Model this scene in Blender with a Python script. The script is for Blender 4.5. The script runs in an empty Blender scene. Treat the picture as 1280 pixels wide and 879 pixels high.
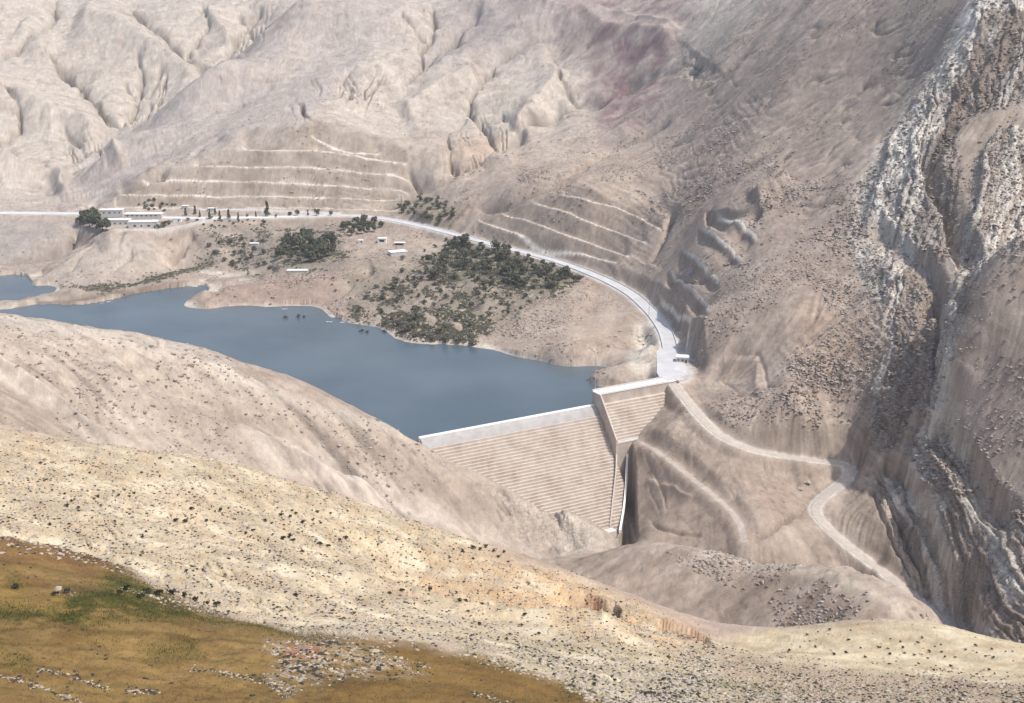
import bpy, math, random
import numpy as np
from mathutils import Vector, Matrix
rng = np.random.default_rng(7)
random.seed(7)
R = math.radians
C = bpy.context.scene
COL = C.collection

# ------------------------------------------------------------------ camera
F = 1545.0                       # focal length in pixels of the 1280 wide photo
PIT = R(16.6)
H = 250.0                        # camera height over the lake
FW = np.array([0, math.cos(PIT), -math.sin(PIT)])
UP = np.array([0, math.sin(PIT), math.cos(PIT)])
cam_d = bpy.data.cameras.new('camera')
cam = bpy.data.objects.new('camera', cam_d); COL.objects.link(cam)
cam.location = (0, 0, H); cam.rotation_euler = (math.pi/2 - PIT, 0, 0)
cam_d.sensor_width = 36; cam_d.lens = 36*F/1280
cam_d.clip_start = 0.5; cam_d.clip_end = 20000
C.camera = cam

def ray(px, py):
    return FW + UP*(-(py-439.5)/F) + np.array([1, 0, 0])*((px-640)/F)
def at_r(px, py, r):             # point on the pixel's ray at horizontal range r
    d = ray(px, py); k = r/math.hypot(d[0], d[1])
    return np.array([d[0]*k, d[1]*k, H+d[2]*k])
def at_z(px, py, z):             # point on the pixel's ray at height z
    d = ray(px, py); k = (z-H)/d[2]
    return np.array([d[0]*k, d[1]*k, z])
def project(x, y, z):
    dz = z-H
    dep = y*FW[1] + dz*FW[2]
    v = y*UP[1] + dz*UP[2]
    dep = np.maximum(dep, 0.5)
    return 640+F*x/dep, 439.5-F*v/dep

# ------------------------------------------------------------------ noise
def _hash(ix, iy, iz, seed):
    h = (ix*374761393 + iy*668265263 + iz*2147483647 + seed*144665) & 0xffffffff
    h = ((h ^ (h >> 13))*1274126177) & 0xffffffff
    h = ((h ^ (h >> 16))*2246822519) & 0xffffffff
    return (h ^ (h >> 15)) & 0xffffffff
def noise2(x, y, seed=0):
    x = np.asarray(x, float); y = np.asarray(y, float)
    ix = np.floor(x).astype(np.int64); iy = np.floor(y).astype(np.int64)
    fx = x-ix; fy = y-iy
    u = fx*fx*fx*(fx*(fx*6-15)+10); v = fy*fy*fy*(fy*(fy*6-15)+10)
    def g(a, b):
        ang = _hash(ix+a, iy+b, 0, seed)*(2*math.pi/4294967296.0)
        return np.cos(ang)*(fx-a)+np.sin(ang)*(fy-b)
    n0 = g(0, 0)*(1-u)+g(1, 0)*u; n1 = g(0, 1)*(1-u)+g(1, 1)*u
    return (n0*(1-v)+n1*v)*1.5
def fbm2(x, y, lam, octv, seed=0, gain=0.5):
    s = 0; a = 1.0; t = 0
    for i in range(octv):
        s = s+a*noise2(x/lam+17.3*i, y/lam-9.1*i, seed+i); t += a; a *= gain; lam /= 2.03
    return s/t
def cells2(x, y, seed=0):
    """distance to nearest and second nearest cell point + a random value per cell"""
    ix = np.floor(x).astype(np.int64); iy = np.floor(y).astype(np.int64)
    f1 = np.full(x.shape, 9.0); f2 = np.full(x.shape, 9.0); idv = np.zeros(x.shape)
    for a in (-1, 0, 1):
        for b in (-1, 0, 1):
            h = _hash(ix+a, iy+b, 0, seed); h2 = _hash(ix+a, iy+b, 1, seed)
            dx = ix+a+h/4294967296.0-x; dy = iy+b+h2/4294967296.0-y
            d = np.sqrt(dx*dx+dy*dy)
            m = d < f1
            f2 = np.where(m, f1, np.minimum(f2, d)); idv = np.where(m, (h % 1000)/1000.0, idv)
            f1 = np.where(m, d, f1)
    return f1, f2, idv
def sstep(a, b, x):
    t = np.clip((x-a)/(b-a), 0, 1); return t*t*(3-2*t)

# ------------------------------------------------------------------ the lie of the land: surveyed points
# (photo column, photo row, horizontal range in m) and (column, row, None, height)
CP = []
def P(*pts):
    for p in pts: CP.append(at_r(*p))
def Z(*pts):
    for p in pts: CP.append(at_z(*p))
def HID(*pts):                   # (column, range, height): ground that a nearer ridge hides
    for px, r, z in pts:
        a = math.atan2((px-640)/F, math.cos(PIT)); CP.append(np.array([r*math.sin(a), r*math.cos(a), z]))
for px in range(-200, 1500, 170):
    HID((px, 3600, 330), (px, 6500, 700), (px, 60, 206), (px, 20, 232), (px, 5, 243), (px, 1.5, 247))
# far hills, upper left
P((-150,0,2300),(0,0,2300),(110,0,2380),(220,0,2330),(330,0,2230),(-150,150,1850),(0,60,2080),(0,120,1880),(60,100,1980),(60,40,2180),
  (190,30,2150),(190,70,2020),(130,130,1850),(60,170,1760),(30,210,1560),(0,240,1460),(-150,240,1500),(250,50,2080),(300,30,2120),(235,105,1930),
  (75,245,1470),(150,190,1490),(270,97,1610),(390,5,1800),(450,0,1850),
  (200,200,1400),(300,130,1550),(420,60,1690),(500,0,1880),(0,262,1326),(-150,262,1345),(30,256,1385),(120,245,1352))
HID((75,1545,26),(150,1590,34),(270,1750,98),(390,1950,192))
# left terraces
P((300,262,1262),(200,262,1278),(400,262,1255),(350,190,1312),(440,168,1328),(150,247,1300),(180,222,1312),(240,206,1322),(500,204,1294),(510,252,1252),
  (330,172,1348),(400,130,1440),(480,80,1570),(550,20,1760))
# middle and right upper slopes
P((590,0,1830),(640,0,1780),(750,0,1760),(850,0,1600),(950,0,1370),(1050,0,1210),(1150,0,1090),(1215,0,1010),(1280,0,1010),(1430,0,1000),
  (520,120,1520),(480,170,1390),(545,200,1285),(600,150,1420),(650,110,1530),(700,60,1640),(600,60,1660),(620,200,1260),(700,180,1300),(700,115,1490),
  (780,70,1540),(770,140,1360),(800,200,1180),(860,90,1370),(870,150,1230),(900,60,1330),(560,250,1205),(530,262,1188),
  (650,233,1150),(740,246,1092),(830,290,1005),(830,240,1090),(900,200,1050),(950,120,1130),(1000,60,1150),(1080,60,1095),(1150,80,1020),
  (1080,160,985),(1000,200,985),(900,262,945),(980,250,915),(1060,240,900),(870,330,880),(920,300,880),(850,400,805),(900,400,790),(960,340,830),
  (920,470,748),(1000,450,735),(1000,520,692),(1000,380,785),(1060,380,785),(1080,300,850),(1060,460,722),(1095,520,690))
# right outcrops and buttress
P((1130,200,905),(1180,120,955),(1240,40,985),(1280,90,945),(1160,300,805),(1110,300,835),(1240,200,880),(1280,200,878),(1200,330,765),(1280,310,775),
  (1230,400,670),(1280,450,655),(1240,500,650),(1195,520,655),(1280,560,628),(1280,640,604),(1200,600,630),(1250,700,586),(1280,790,556),
  (1150,560,660),(1120,600,660),(1150,680,622),(1200,760,586),(1100,640,645),(1092,690,630),(1160,740,603),(1430,200,860),(1430,450,645),(1430,650,600),(1430,790,555))
# track and the slope below it
Z((850,478,7),(866,505,3),(900,545,-3),(940,563,-7),(985,572,-10),(1060,580,-15),(1040,610,-22),(1020,640,-28),(1060,680,-38),(1130,740,-50))
P((850,590,672),(950,620,640),(950,670,612),(900,600,655),(870,640,640),(850,675,625),(820,560,690),(808,600,680),(815,660,640))
HID((850,590,-58),(900,572,-58),(1000,560,-58),(1100,535,-58),(1180,510,-52),(1280,470,-40),(780,640,-58))
# lake shores, beds and the land beyond the lake
Z((0,345,0),(14,362,0),(70,366,0),(0,386,0),(100,383,0),(160,374,0),(250,360,0),(243,385,0),(330,384,0),(400,384,0),(430,403,0),(480,414,0),(505,427,0),
  (560,432,0),(590,434,0),(650,447,0),(700,458,0),(742,470,0),(-150,345,0),
  (0,352,-4),(0,362,-5),(25,369,-4),(48,367.5,-3),(0,379,0),(40,373,0),(75,366.5,0),(-150,372,-5),(180,420,-9),(400,430,-11),(600,480,-14),(690,485,-14),(500,500,-14),(100,398,-5),(300,400,-7),(240,372,-2),(560,450,-6),(440,420,-5),(740,485,-10),
  (0,267,32),(100,267,32),(-150,267,33),(160,286,28),(200,274,30),(300,273,30),(430,269,30),(500,277,28),(560,290,25),(620,308,22),(700,330,18),(760,352,15),(800,375,12),
  (830,405,10),(841,432,9),(838,460,8.6),
  (150,302,24),(60,340,6),(100,320,14),(0,305,16),(-150,305,16),(40,300,20),(40,325,8),(200,330,8),(230,312,15),(300,300,18),(262,326,7),(180,350,4.5),(45,376,1.4),(90,367.5,2.4),(0,382.5,1.4),(125,356,3.5),(210,347,5),
  (330,346,10),(285,358,9),(262,372,4.5),(400,346,11),(380,325,14),(430,320,17),(480,320,18),(450,362,9),(520,340,15),(560,380,10),(600,400,8),(560,320,20),(640,340,17),
  (700,362,15.5),(680,400,9),(740,378,13),(790,402,10),(780,440,6),(740,452,2.5),(800,462,7.5),(650,428,4),(330,372,3),(420,385,2.5),(520,405,5))
# left mid ridge in front of the lake
P((-150,385,600),(0,393,600),(120,414,600),(200,430,600),(300,468,600),(400,505,602),(520,549,636),(600,590,625),(660,622,622),(700,637,620),(745,655,622),(780,676,620),
  (0,450,545),(0,520,500),(-150,520,500),(200,500,560),(200,560,522),(400,560,575),(400,617,545),(600,640,595),(600,682,570),(520,600,590),(500,645,560),(100,470,545),(300,530,565),(300,590,530),(100,540,515))
HID((-150,750,15),(0,750,15),(0,850,-8),(200,740,6),(200,840,-10),(400,720,-2),(480,700,-6),(-150,400,75),(0,390,78),(200,400,48),(400,420,18),(600,430,0),(540,668,-14),(600,660,-28),(650,655,-42),(720,652,-54),(700,700,-35),(800,745,-4),(760,720,-25))
# mid slope
P((690,690,575),(830,684,548),(900,690,522),(1000,706,500),(1100,744,495),(1140,768,480),(1180,784,466),(800,740,500),(900,790,470),(1000,770,460),(750,730,510),(660,700,560))
HID((700,390,22),(900,385,12),(1100,385,2),(1280,400,-18),(1430,400,-18))
# pale foreground ridge
P((-150,520,300),(0,531,300),(80,552,300),(160,564,302),(250,572,300),(330,590,297),(400,612,292),(500,650,288),(600,684,285),(660,700,283),(720,723,280),(800,757,275),(850,783,270),(880,800,262),
  (0,600,245),(200,620,248),(200,680,215),(400,680,240),(100,650,222),(300,720,200),(400,745,198),(600,735,258),(500,715,258),(700,765,250),(570,770,222),(480,740,222),(640,778,222),(740,778,225),(800,795,222),(860,808,230),
  (700,810,200),(800,830,200),(600,800,185))
# field, and the bottom right
P((-150,879,108),(0,879,110),(320,879,112),(640,879,120),(760,879,138),(900,879,160),(1100,879,176),(1280,879,182),(1430,879,182),(0,800,135),(250,820,132),(500,830,136),(0,735,160),(150,745,160),
  (0,673,186),(-150,660,190),(130,709,188),(250,765,166),(400,790,160),(560,805,160),(700,850,150),(860,850,185))
# pale knob
P((960,788,288),(1080,777,300),(1170,783,300),(1280,809,295),(1430,830,295),(900,806,268),(1080,820,252),(1200,830,252),(1280,852,232),(960,822,238),(1000,842,224),(1130,848,224))

CP = np.array(CP)
ca = np.arctan2(CP[:, 0], CP[:, 1]); cr = np.hypot(CP[:, 0], CP[:, 1]); ce = (CP[:, 2]-H)/cr
cu, cv = ca, np.log(cr)
def kern(d2): return 0.5*d2*np.log(d2+1e-12)
n = len(cu)
K = kern((cu[:, None]-cu)**2+(cv[:, None]-cv)**2)+np.eye(n)*4e-6
Pm = np.column_stack([np.ones(n), cu, cv])
A = np.block([[K, Pm], [Pm.T, np.zeros((3, 3))]])
W = np.linalg.solve(A, np.concatenate([ce, np.zeros(3)]))
def tps(u, v):
    out = np.empty(u.size); u = u.ravel(); v = v.ravel()
    for s in range(0, u.size, 20000):
        uu = u[s:s+20000]; vv = v[s:s+20000]
        out[s:s+20000] = kern((uu[:, None]-cu)**2+(vv[:, None]-cv)**2)@W[:n]+W[n]+W[n+1]*uu+W[n+2]*vv
    return out

A0 = math.atan2((-170-640)/F, math.cos(PIT)); A1 = math.atan2((1450-640)/F, math.cos(PIT))
NU, NV, NC, NR = 330, 520, 1300, 1150
ug = np.linspace(A0, A1, NU); vg = np.linspace(math.log(1.5), math.log(6500), NV)
E0 = tps(*np.meshgrid(ug, vg, indexing='ij')).reshape(NU, NV)
def cr_idx(t, N):
    i = np.clip(np.floor(t).astype(int), 0, N-2); f = t-i
    w = np.stack([-.5*f+f*f-.5*f**3, 1-2.5*f*f+1.5*f**3, .5*f+2*f*f-1.5*f**3, -.5*f*f+.5*f**3])
    ii = np.stack([np.clip(i-1, 0, N-1), i, i+1, np.clip(i+2, 0, N-1)])
    return ii, w
ii, w = cr_idx(np.linspace(0, NU-1, NC), NU)
E1 = sum(w[k][:, None]*E0[ii[k]] for k in range(4))            # NC x NV
az = np.linspace(A0, A1, NC)
rv = np.exp(vg)
_, py1 = project(np.sin(az)[:, None]*rv, np.cos(az)[:, None]*rv, H+E1*rv)
def box(a, k, ax):
    a = np.moveaxis(a, ax, 0); p = np.concatenate([np.repeat(a[:1], k, 0), a, np.repeat(a[-1:], k, 0)])
    c = np.cumsum(np.concatenate([np.zeros_like(p[:1]), p]), 0)
    return np.moveaxis((c[2*k+1:]-c[:-2*k-1])/(2*k+1), 0, ax)
dens = np.minimum(np.abs(np.diff(py1, axis=1)), 40)*((py1[:, 1:] > -60) & (py1[:, 1:] < 930))
dens = dens+0.55
dens = box(box(box(box(dens, 3, 1), 3, 1), 14, 0), 14, 0)
cum = np.concatenate([np.zeros((NC, 1)), np.cumsum(dens, 1)], 1); cum /= cum[:, -1:]
tt = np.linspace(0, 1, NR)
T = np.stack([np.interp(tt, cum[c], np.arange(NV)) for c in range(NC)])
ii, w = cr_idx(T, NV)
rows = np.arange(NC)[:, None]
E = sum(w[k]*E1[rows, ii[k]] for k in range(4))
RR = np.exp(vg[0]+T*(vg[1]-vg[0]))
X = np.sin(az)[:, None]*RR; Y = np.cos(az)[:, None]*RR; ZB = H+E*RR
PX, PY = project(X, Y, ZB)
DZ = np.zeros_like(X)

# ------------------------------------------------------------------ drawing features on the survey
WX = fbm2(X, Y, 45, 3, 91); WY = fbm2(X, Y, 45, 3, 95)
WS = 9*np.clip(900/np.maximum(RR, 300), .5, 1.5)
JN = (RR < 330)*3.2
QX, QY = PX+WX*WS+JN*2*fbm2(X, Y, 5, 3, 96), PY+WY*WS+JN*fbm2(X, Y, 5, 3, 97)                    # slightly wandering copies, so nothing runs ruler straight
def pdist(pts, rmin, rmax, maxd, warp=True):
    pts = np.array(pts, float)
    qx, qy = (QX, QY) if warp else (PX, PY)
    lo = pts.min(0)-maxd; hi = pts.max(0)+maxd
    m = (qx > lo[0]) & (qx < hi[0]) & (qy > lo[1]) & (qy < hi[1]) & (RR > rmin) & (RR < rmax)
    idx = np.nonzero(m); x = qx[idx]; y = qy[idx]
    best = np.full(x.shape, 1e9); sg = np.zeros(x.shape); tp = np.zeros(x.shape)
    L = np.hypot(*np.diff(pts, axis=0).T); cl = np.concatenate([[0], np.cumsum(L)])
    for i in range(len(pts)-1):
        d = pts[i+1]-pts[i]; t = np.clip(((x-pts[i, 0])*d[0]+(y-pts[i, 1])*d[1])/(L[i]**2+1e-9), 0, 1)
        ex = x-pts[i, 0]-t*d[0]; ey = y-pts[i, 1]-t*d[1]; dd = np.hypot(ex, ey)
        b = dd < best
        best = np.where(b, dd, best); sg = np.where(b, np.sign(d[0]*ey-d[1]*ex), sg); tp = np.where(b, (cl[i]+t*L[i])/cl[-1], tp)
    return idx, best, sg, tp                    # sg > 0: right-hand side when walking along the line on the photo
def taper(t, a=.12, b=.12): return sstep(0, a, t)*sstep(0, b, 1-t) if b else sstep(0, a, t)
GUL = np.zeros_like(X)                          # where water has cut (its shade is painted in from this)
def gully(pts, depth, w, rmin=900, rmax=3000, a=.15, b=.1):
    idx, d, s, t = pdist(pts, rmin, rmax, w*5)
    k = taper(t, a, b)*(.75+.5*noise2(X[idx]/30, Y[idx]/30, 77))
    n_ = np.exp(-(d/(w*.34))**2)
    kk = 1.7 if rmin >= 900 else 1.0
    DZ[idx] -= depth*kk*(.55*np.exp(-d/(w*1.7))+.38*n_)*k
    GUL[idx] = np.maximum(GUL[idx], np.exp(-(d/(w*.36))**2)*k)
def ridge(pts, height, w, rmin=600, rmax=3000):
    idx, d, s, t = pdist(pts, rmin, rmax, w*3.5)
    DZ[idx] += height*np.exp(-(d/w)**1.2)*taper(t)
def scarp(pts, drop, w, far, rmin=400, rmax=1100, side=1, a=.1):
    """the ground on one side of the line falls away by `drop` within w px and recovers over `far` px"""
    idx, d, s, t = pdist(pts, rmin, rmax, far)
    DZ[idx] -= drop*np.where(s*side > 0, sstep(0, w, d)*(1-sstep(w*1.5, far, d)), 0)*taper(t, a, a)
def poly(pts, rmin=0, rmax=9000, soft=2, warp=True):
    pts = np.array(pts, float); qx, qy = (QX, QY) if warp else (PX, PY)
    m = np.zeros(X.shape, bool); j = len(pts)-1
    for i in range(len(pts)):
        xi, yi = pts[i]; xj, yj = pts[j]
        if yi != yj:
            m ^= ((yi > qy) != (yj > qy)) & (qx < (xj-xi)*(qy-yi)/(yj-yi)+xi)
        j = i
    m &= (RR > rmin) & (RR < rmax)
    f = m.astype(np.float32)
    if soft: f = box(box(f, soft, 0), soft, 1); f = box(box(f, soft, 0), soft, 1)
    return f

# gullies of the far hills
gully([(62,-10),(70,18),(40,45),(20,62),(-20,70)], 16, 7, 1700)
gully([(150,0),(180,25),(212,52),(232,75),(268,92)], 22, 9, 1700)
gully([(250,0),(262,30),(240,55),(232,72)], 14, 6, 1700)
gully([(50,58),(80,85),(112,117),(135,140),(160,158)], 24, 8, 1600)
gully([(170,68),(178,100),(174,118),(155,150)], 16, 5, 1600)
gully([(155,100),(172,118)], 10, 4, 1600)
gully([(205,88),(195,108),(176,118)], 10, 6, 1600)
gully([(0,108),(22,135),(24,160),(0,178)], 15, 6, 1500)
gully([(-40,170),(0,184),(30,203),(62,217)], 15, 6, 1350)
gully([(75,160),(95,180),(110,198)], 12, 6, 1400)
gully([(330,0),(300,35),(285,60),(272,88)], 18, 8, 1750)
gully([(190,130),(180,142),(160,155)], 12, 5, 1600)
gully([(290,0),(320,40),(292,75)], 12, 10, 1750)
gully([(215,210),(180,222),(130,243),(100,262)], 9, 5, 1200, 1700)
gully([(285,165),(230,195),(190,215)], 6, 5, 1200, 1700)
gully([(605,0),(560,50),(528,80),(502,108)], 22, 11, 1200)
gully([(540,0),(545,25),(530,55),(525,80)], 14, 6, 1200)
gully([(500,10),(520,35),(532,42)], 9, 4, 1200)
gully([(720,40),(655,60),(620,85),(595,108),(586,135),(605,155),(625,182)], 14, 5, 1100)
gully([(586,140),(560,165),(565,200),(575,205)], 8, 5, 1100)
gully([(870,70),(800,90),(750,115),(700,130),(660,155),(625,185),(560,215),(510,240)], 20, 10, 1050, 2000)
gully([(690,60),(700,100),(730,125)], 8, 7, 1100)
gully([(870,130),(800,165),(740,195),(690,225),(640,245),(590,262)], 12, 7, 1000, 1700)
gully([(880,70),(868,85),(866,98)], 9, 13, 1000, 1700)
gully([(445,78),(430,100),(440,125)], 6, 4, 1100)
gully([(850,250),(830,290),(805,330)], 9, 8, 900, 1300)
gully([(510,200),(525,225),(510,252)], 10, 6, 1100, 1500)
ridge([(70,250),(150,188)], 12, 14, 1380, 1550); ridge([(130,200),(270,100)], 14, 16, 1440, 1670); ridge([(250,112),(330,55),(400,-5)], 16, 16, 1560, 1890)
ridge([(90,20),(160,45),(230,90),(255,110)], 26, 24, 1800, 2500)
ridge([(-20,110),(60,145),(130,170)], 22, 20, 1600, 2100)
ridge([(-20,190),(40,222),(90,240)], 18, 14, 1380, 1800)
ridge([(20,30),(60,70),(75,90)], 16, 14, 1800, 2400)
ridge([(255,10),(290,50)], 14, 12, 1800, 2400)
ridge([(500,150),(560,110),(600,95)], 14, 16, 1200, 1700)
ridge([(640,160),(690,110),(700,80)], 14, 18, 1200, 1800)
ridge([(530,225),(600,195),(650,190)], 8, 12, 1150, 1450)
ridge([(500,110),(560,80),(640,62),(700,70)], 14, 22, 1300, 2200)
ridge([(640,-10),(760,45),(850,50)], 16, 18, 1300, 2200)
ridge([(620,45),(740,25),(860,40)], 8, 7, 1300, 2200)
# rills: families of parallel cuts on steep faces
def rills(pg, dirv, spacing, depth, seed, rmin, rmax, soft=5):
    m = poly(pg, rmin, rmax, soft)
    idx = np.nonzero(m > .01); dx, dy = dirv; L = math.hypot(dx, dy); dx /= L; dy /= L
    c = QX[idx]*-dy+QY[idx]*dx; l = QX[idx]*dx+QY[idx]*dy
    k = np.clip(1-np.abs(noise2(c/spacing, l/(spacing*7), seed))*2.4, 0, 1)*np.clip(.55+noise2(c/(spacing*2.5), l/(spacing*5), seed+40)*1.6, 0, 1.3)
    DZ[idx] -= m[idx]*depth*.55*k**3
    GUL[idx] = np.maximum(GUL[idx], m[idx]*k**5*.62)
rills([(445,80),(500,60),(535,70),(505,115),(440,140),(415,120)], (-.5,1), 7, 8, 3, 1000, 2000)
rills([(420,80),(460,110),(445,140),(380,150),(360,130)], (.5,1), 9, 7, 4, 1000, 2000)
rills([(560,150),(640,130),(640,170),(620,195),(565,215)], (.55,1), 6, 8, 5, 1000, 2000)
rills([(90,165),(140,165),(130,210),(80,215)], (.5,1), 8, 8, 6, 1200, 2200)
rills([(320,20),(380,0),(340,50),(290,80),(280,60)], (-.2,1), 9, 8, 9, 1500, 2500)
rills([(170,100),(215,90),(250,95),(190,160),(160,150)], (-.35,1), 8, 7, 12, 1500, 2500)
# the big dip slope on the right: streaks along its dip
rills([(850,60),(1220,-20),(1215,40),(1060,220),(1040,300),(900,200)], (-1,.62), 9, 3.2, 7, 800, 1800, 12)
rills([(830,150),(1000,120),(1060,260),(1000,330),(840,260)], (-1,.3), 16, 3, 8, 800, 1600, 12)

# benches cut in the slopes over the road
BEN = np.zeros_like(X); RIS_SHADE = np.zeros_like(X)  # bench flats; cut faces that get painted shade
def benches(lines, x0, x1, rmin, rmax, sharp=.72):
    """lines: bench edges from top to bottom, each a polyline; cut a flat bench at each"""
    lv = [np.interp(PX, [p[0] for p in l], [p[1] for p in l]) for l in lines]
    m = (PX > x0-6) & (PX < x1+6) & (RR > rmin) & (RR < rmax)
    idx = np.nonzero(m); y = PY[idx]+WY[idx]*.8
    L = np.full(y.shape, -1.0); hh = np.zeros(y.shape); ex_ = np.zeros(y.shape); xx = PX[idx]
    for k in range(len(lines)-1):
        a = lv[k][idx]; b = lv[k+1][idx]
        inside = (y >= a) & (y < b)
        L = np.where(inside, (y-a)/np.maximum(b-a, 1), L); hh = np.where(inside, b-a, hh); q0, q1 = lines[k+1][0][0], lines[k+1][-1][0]
        ex_ = np.where(inside, sstep(q0, q0+10, xx)*sstep(0, 10, q1-xx), ex_)
    ok = L >= 0
    ext = np.ones(y.shape)
    x = PX[idx]; ext = ex_
    mpp = RR[idx]/F*1.05
    fr = np.clip(L/sharp, 0, 1)                     # steep cut, then the flat bench at its foot
    dz = np.where(ok, -(fr-L)*hh*mpp*1.15, 0)*ext
    RIS_SHADE[idx] = np.maximum(RIS_SHADE[idx], np.where(ok, sstep(.02, .1, L)*(1-sstep(sharp-.06, sharp, L)), 0)*ext)
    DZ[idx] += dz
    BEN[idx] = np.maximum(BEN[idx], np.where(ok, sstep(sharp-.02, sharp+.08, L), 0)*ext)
benches([[(250,165),(420,150),(520,190)],[(300,186),(420,190),(512,205)],[(240,206),(400,211),(514,219)],[(175,222),(350,229),(515,236)],[(145,241),(320,246),(500,249)],[(130,258),(500,262)]], 150, 512, 1150, 1500, .76)
BX = 0
benches([[(360,140),(470,170)],[(385,165),(440,182),(480,188)],[(390,178),(440,190),(480,196)]], 385, 480, 1150, 1500, .8)
benches([[(640,225),(720,232),(830,265)],[(700,244),(770,258),(830,284)],[(665,250),(740,278),(812,303)],[(625,263),(700,291),(790,322)],[(595,275),(680,303),(775,330)],[(590,296),(680,325),(770,355)]], 600, 822, 930, 1200, .77)
# benches wrapping the spur right of the road
SPR = poly([(815,355),(880,265),(960,250),(960,300),(930,350),(900,410),(870,430)], 680, 1050, 4)
for pts, dr in (([(850,312),(868,324),(888,340),(904,362)],8),([(834,336),(852,352),(872,370),(890,392)],8),([(820,358),(840,376),(858,396),(874,420)],8),([(872,284),(892,296),(914,312),(930,332)],7),([(892,266),(914,274),(938,292),(950,306)],6)):
    idx, d, s, t = pdist(pts, 680, 1050, 26, False)
    k = taper(t, .18, .22)
    DZ[idx] -= .45*dr*k*np.where(s > 0, sstep(1.5, 5.5, d)*(1-sstep(6, 24, d)), -.35*(1-sstep(0, 16, d)))
    BEN[idx] = np.maximum(BEN[idx], np.where(s < 0, 1-sstep(1.5, 3.5, d), np.exp(-(d/1.0)**2))*k)
    RIS_SHADE[idx] = np.maximum(RIS_SHADE[idx], .8*np.where(s > 0, sstep(1, 2, d)*(1-sstep(6, 11, d)), 0)*k)
ridge([(940,255),(975,232),(985,215)], 9, 10, 800, 1100)
ridge([(900,280),(940,262),(975,240)], 6, 9, 800, 1100)
gully([(985,260),(960,250),(940,275),(905,305)], 7, 7, 780, 1050)
gully([(940,300),(900,330),(870,352),(835,345)], 5, 8, 780, 1000)
scarp([(880,268),(920,262),(950,258)], 6, 4, 20, 780, 1050, 1)
ridge([(900,452),(925,450),(948,452),(945,490)], 2, 7, 650, 850)
gully([(915,440),(950,440),(962,480),(975,490)], 3, 6, 650, 850)
gully([(900,470),(925,490),(950,488)], 2.5, 7, 650, 850)
# ravine under the outcrop, running down to the hairpin and on to the valley
gully([(1165,300),(1180,345),(1150,395),(1142,440),(1128,480),(1112,530),(1085,575)], 24, 20, 560, 900, .15, .2)
gully([(1160,335),(1180,352),(1178,380),(1172,430),(1160,500)], 22, 9, 560, 900)
gully([(1068,592),(1045,606),(1010,626),(970,650),(930,676)], 7, 7, 560, 760)
gully([(1145,560),(1100,585),(1075,595)], 6, 6, 560, 760)
gully([(1110,610),(1135,665),(1180,735),(1215,790)], 12, 9, 480, 700)
gully([(1090,600),(1105,650),(1150,720)], 7, 6, 480, 700)
ridge([(1120,575),(1140,640),(1185,715),(1230,785)], 6, 6, 480, 700)
scarp([(1190,505),(1212,545),(1235,575),(1255,605),(1290,632)], 13, 7, 60, 480, 700, 1)
scarp([(1128,556),(1155,600),(1170,650),(1195,695),(1225,730),(1240,790)], 12, 12, 60, 470, 720, 1)
scarp([(1220,0),(1215,40),(1185,75),(1150,110),(1115,170),(1090,230),(1070,300)], -4, 4, 60, 700, 1100, -1)
scarp([(1145,180),(1160,240),(1185,300),(1200,330)], 14, 5, 40, 680, 1000, -1)
scarp([(1100,270),(1130,292),(1170,310),(1195,345)], 8, 6, 45, 640, 950, 1)
scarp([(1285,150),(1240,165),(1222,220),(1212,290),(1230,330)], -6, 6, 60, 600, 900, -1)
scarp([(1290,310),(1240,335),(1205,362),(1185,400),(1178,460),(1180,505)], -14, 6, 60, 540, 850, -1)
# left mid ridge: shallow wash lines
ridge([(-20,440),(40,480),(100,530),(150,560)], 6, 8, 440, 650)
gully([(-20,430),(60,470),(130,520),(175,552)], 6, 10, 440, 650)
ridge([(110,440),(180,500),(250,530),(400,590),(480,625)], 6, 13, 440, 650)
gully([(120,420),(190,480),(300,520),(420,580),(560,655)], 5, 9, 440, 650)
ridge([(150,425),(200,470),(280,515)], 2, 5, 440, 650)
scarp([(640,612),(680,640),(700,668),(705,690)], 5, 5, 30, 540, 660, -1)
ridge([(690,628),(720,655),(760,672)], 3, 6, 540, 660)
rills([(-60,385),(200,425),(520,545),(640,610),(660,680),(400,625),(150,570),(-60,530)], (1,.75), 15, 2.2, 15, 440, 690, 6)
rills([(640,600),(780,680),(700,690),(620,650)], (.8,1), 7, 3, 16, 540, 690, 4)
rills([(870,500),(1000,575),(1050,600),(920,670),(820,660),(800,560)], (.35,1), 14, 1.2, 18, 560, 760, 6)
# lower valley shoulder right of the dam
scarp([(792,560),(797,600),(797,640),(795,690)], 22, 5, 26, 600, 720, 1)
ridge([(805,605),(840,612),(870,630)], 2.5, 5, 580, 720)
gully([(808,650),(850,665),(880,668)], 4, 5, 580, 700)
# foreground folds
ridge([(400,715),(500,747),(570,772),(660,776),(745,776),(800,792)], 3.2, 8, 190, 250)
scarp([(690,730),(725,738),(765,752),(785,775)], 3.5, 4, 26, 230, 310, 1)
scarp([(815,772),(850,783),(890,800)], 3.5, 3, 16, 230, 310, 1)
gully([(430,700),(500,722),(560,738),(640,752),(720,766),(790,785)], 3.5, 10, 225, 290)
rills([(0,530),(330,586),(600,680),(720,718),(640,770),(480,740),(400,780),(250,755),(130,708),(0,660)], (1,.62), 12, 1.0, 19, 150, 310, 6)
ridge([(200,600),(330,630),(470,680),(560,700)], 1.3, 12, 200, 300)
ridge([(60,640),(250,690),(430,730)], 1.2, 12, 170, 300)
gully([(240,745),(300,770),(400,790)], 1.5, 9, 140, 210)
scarp([(-20,668),(70,682),(130,704),(165,716)], 1.5, 3, 20, 170, 215, -1)
gully([(130,366),(165,352),(205,338),(262,324)], 7, 7, 950, 1250)
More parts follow.
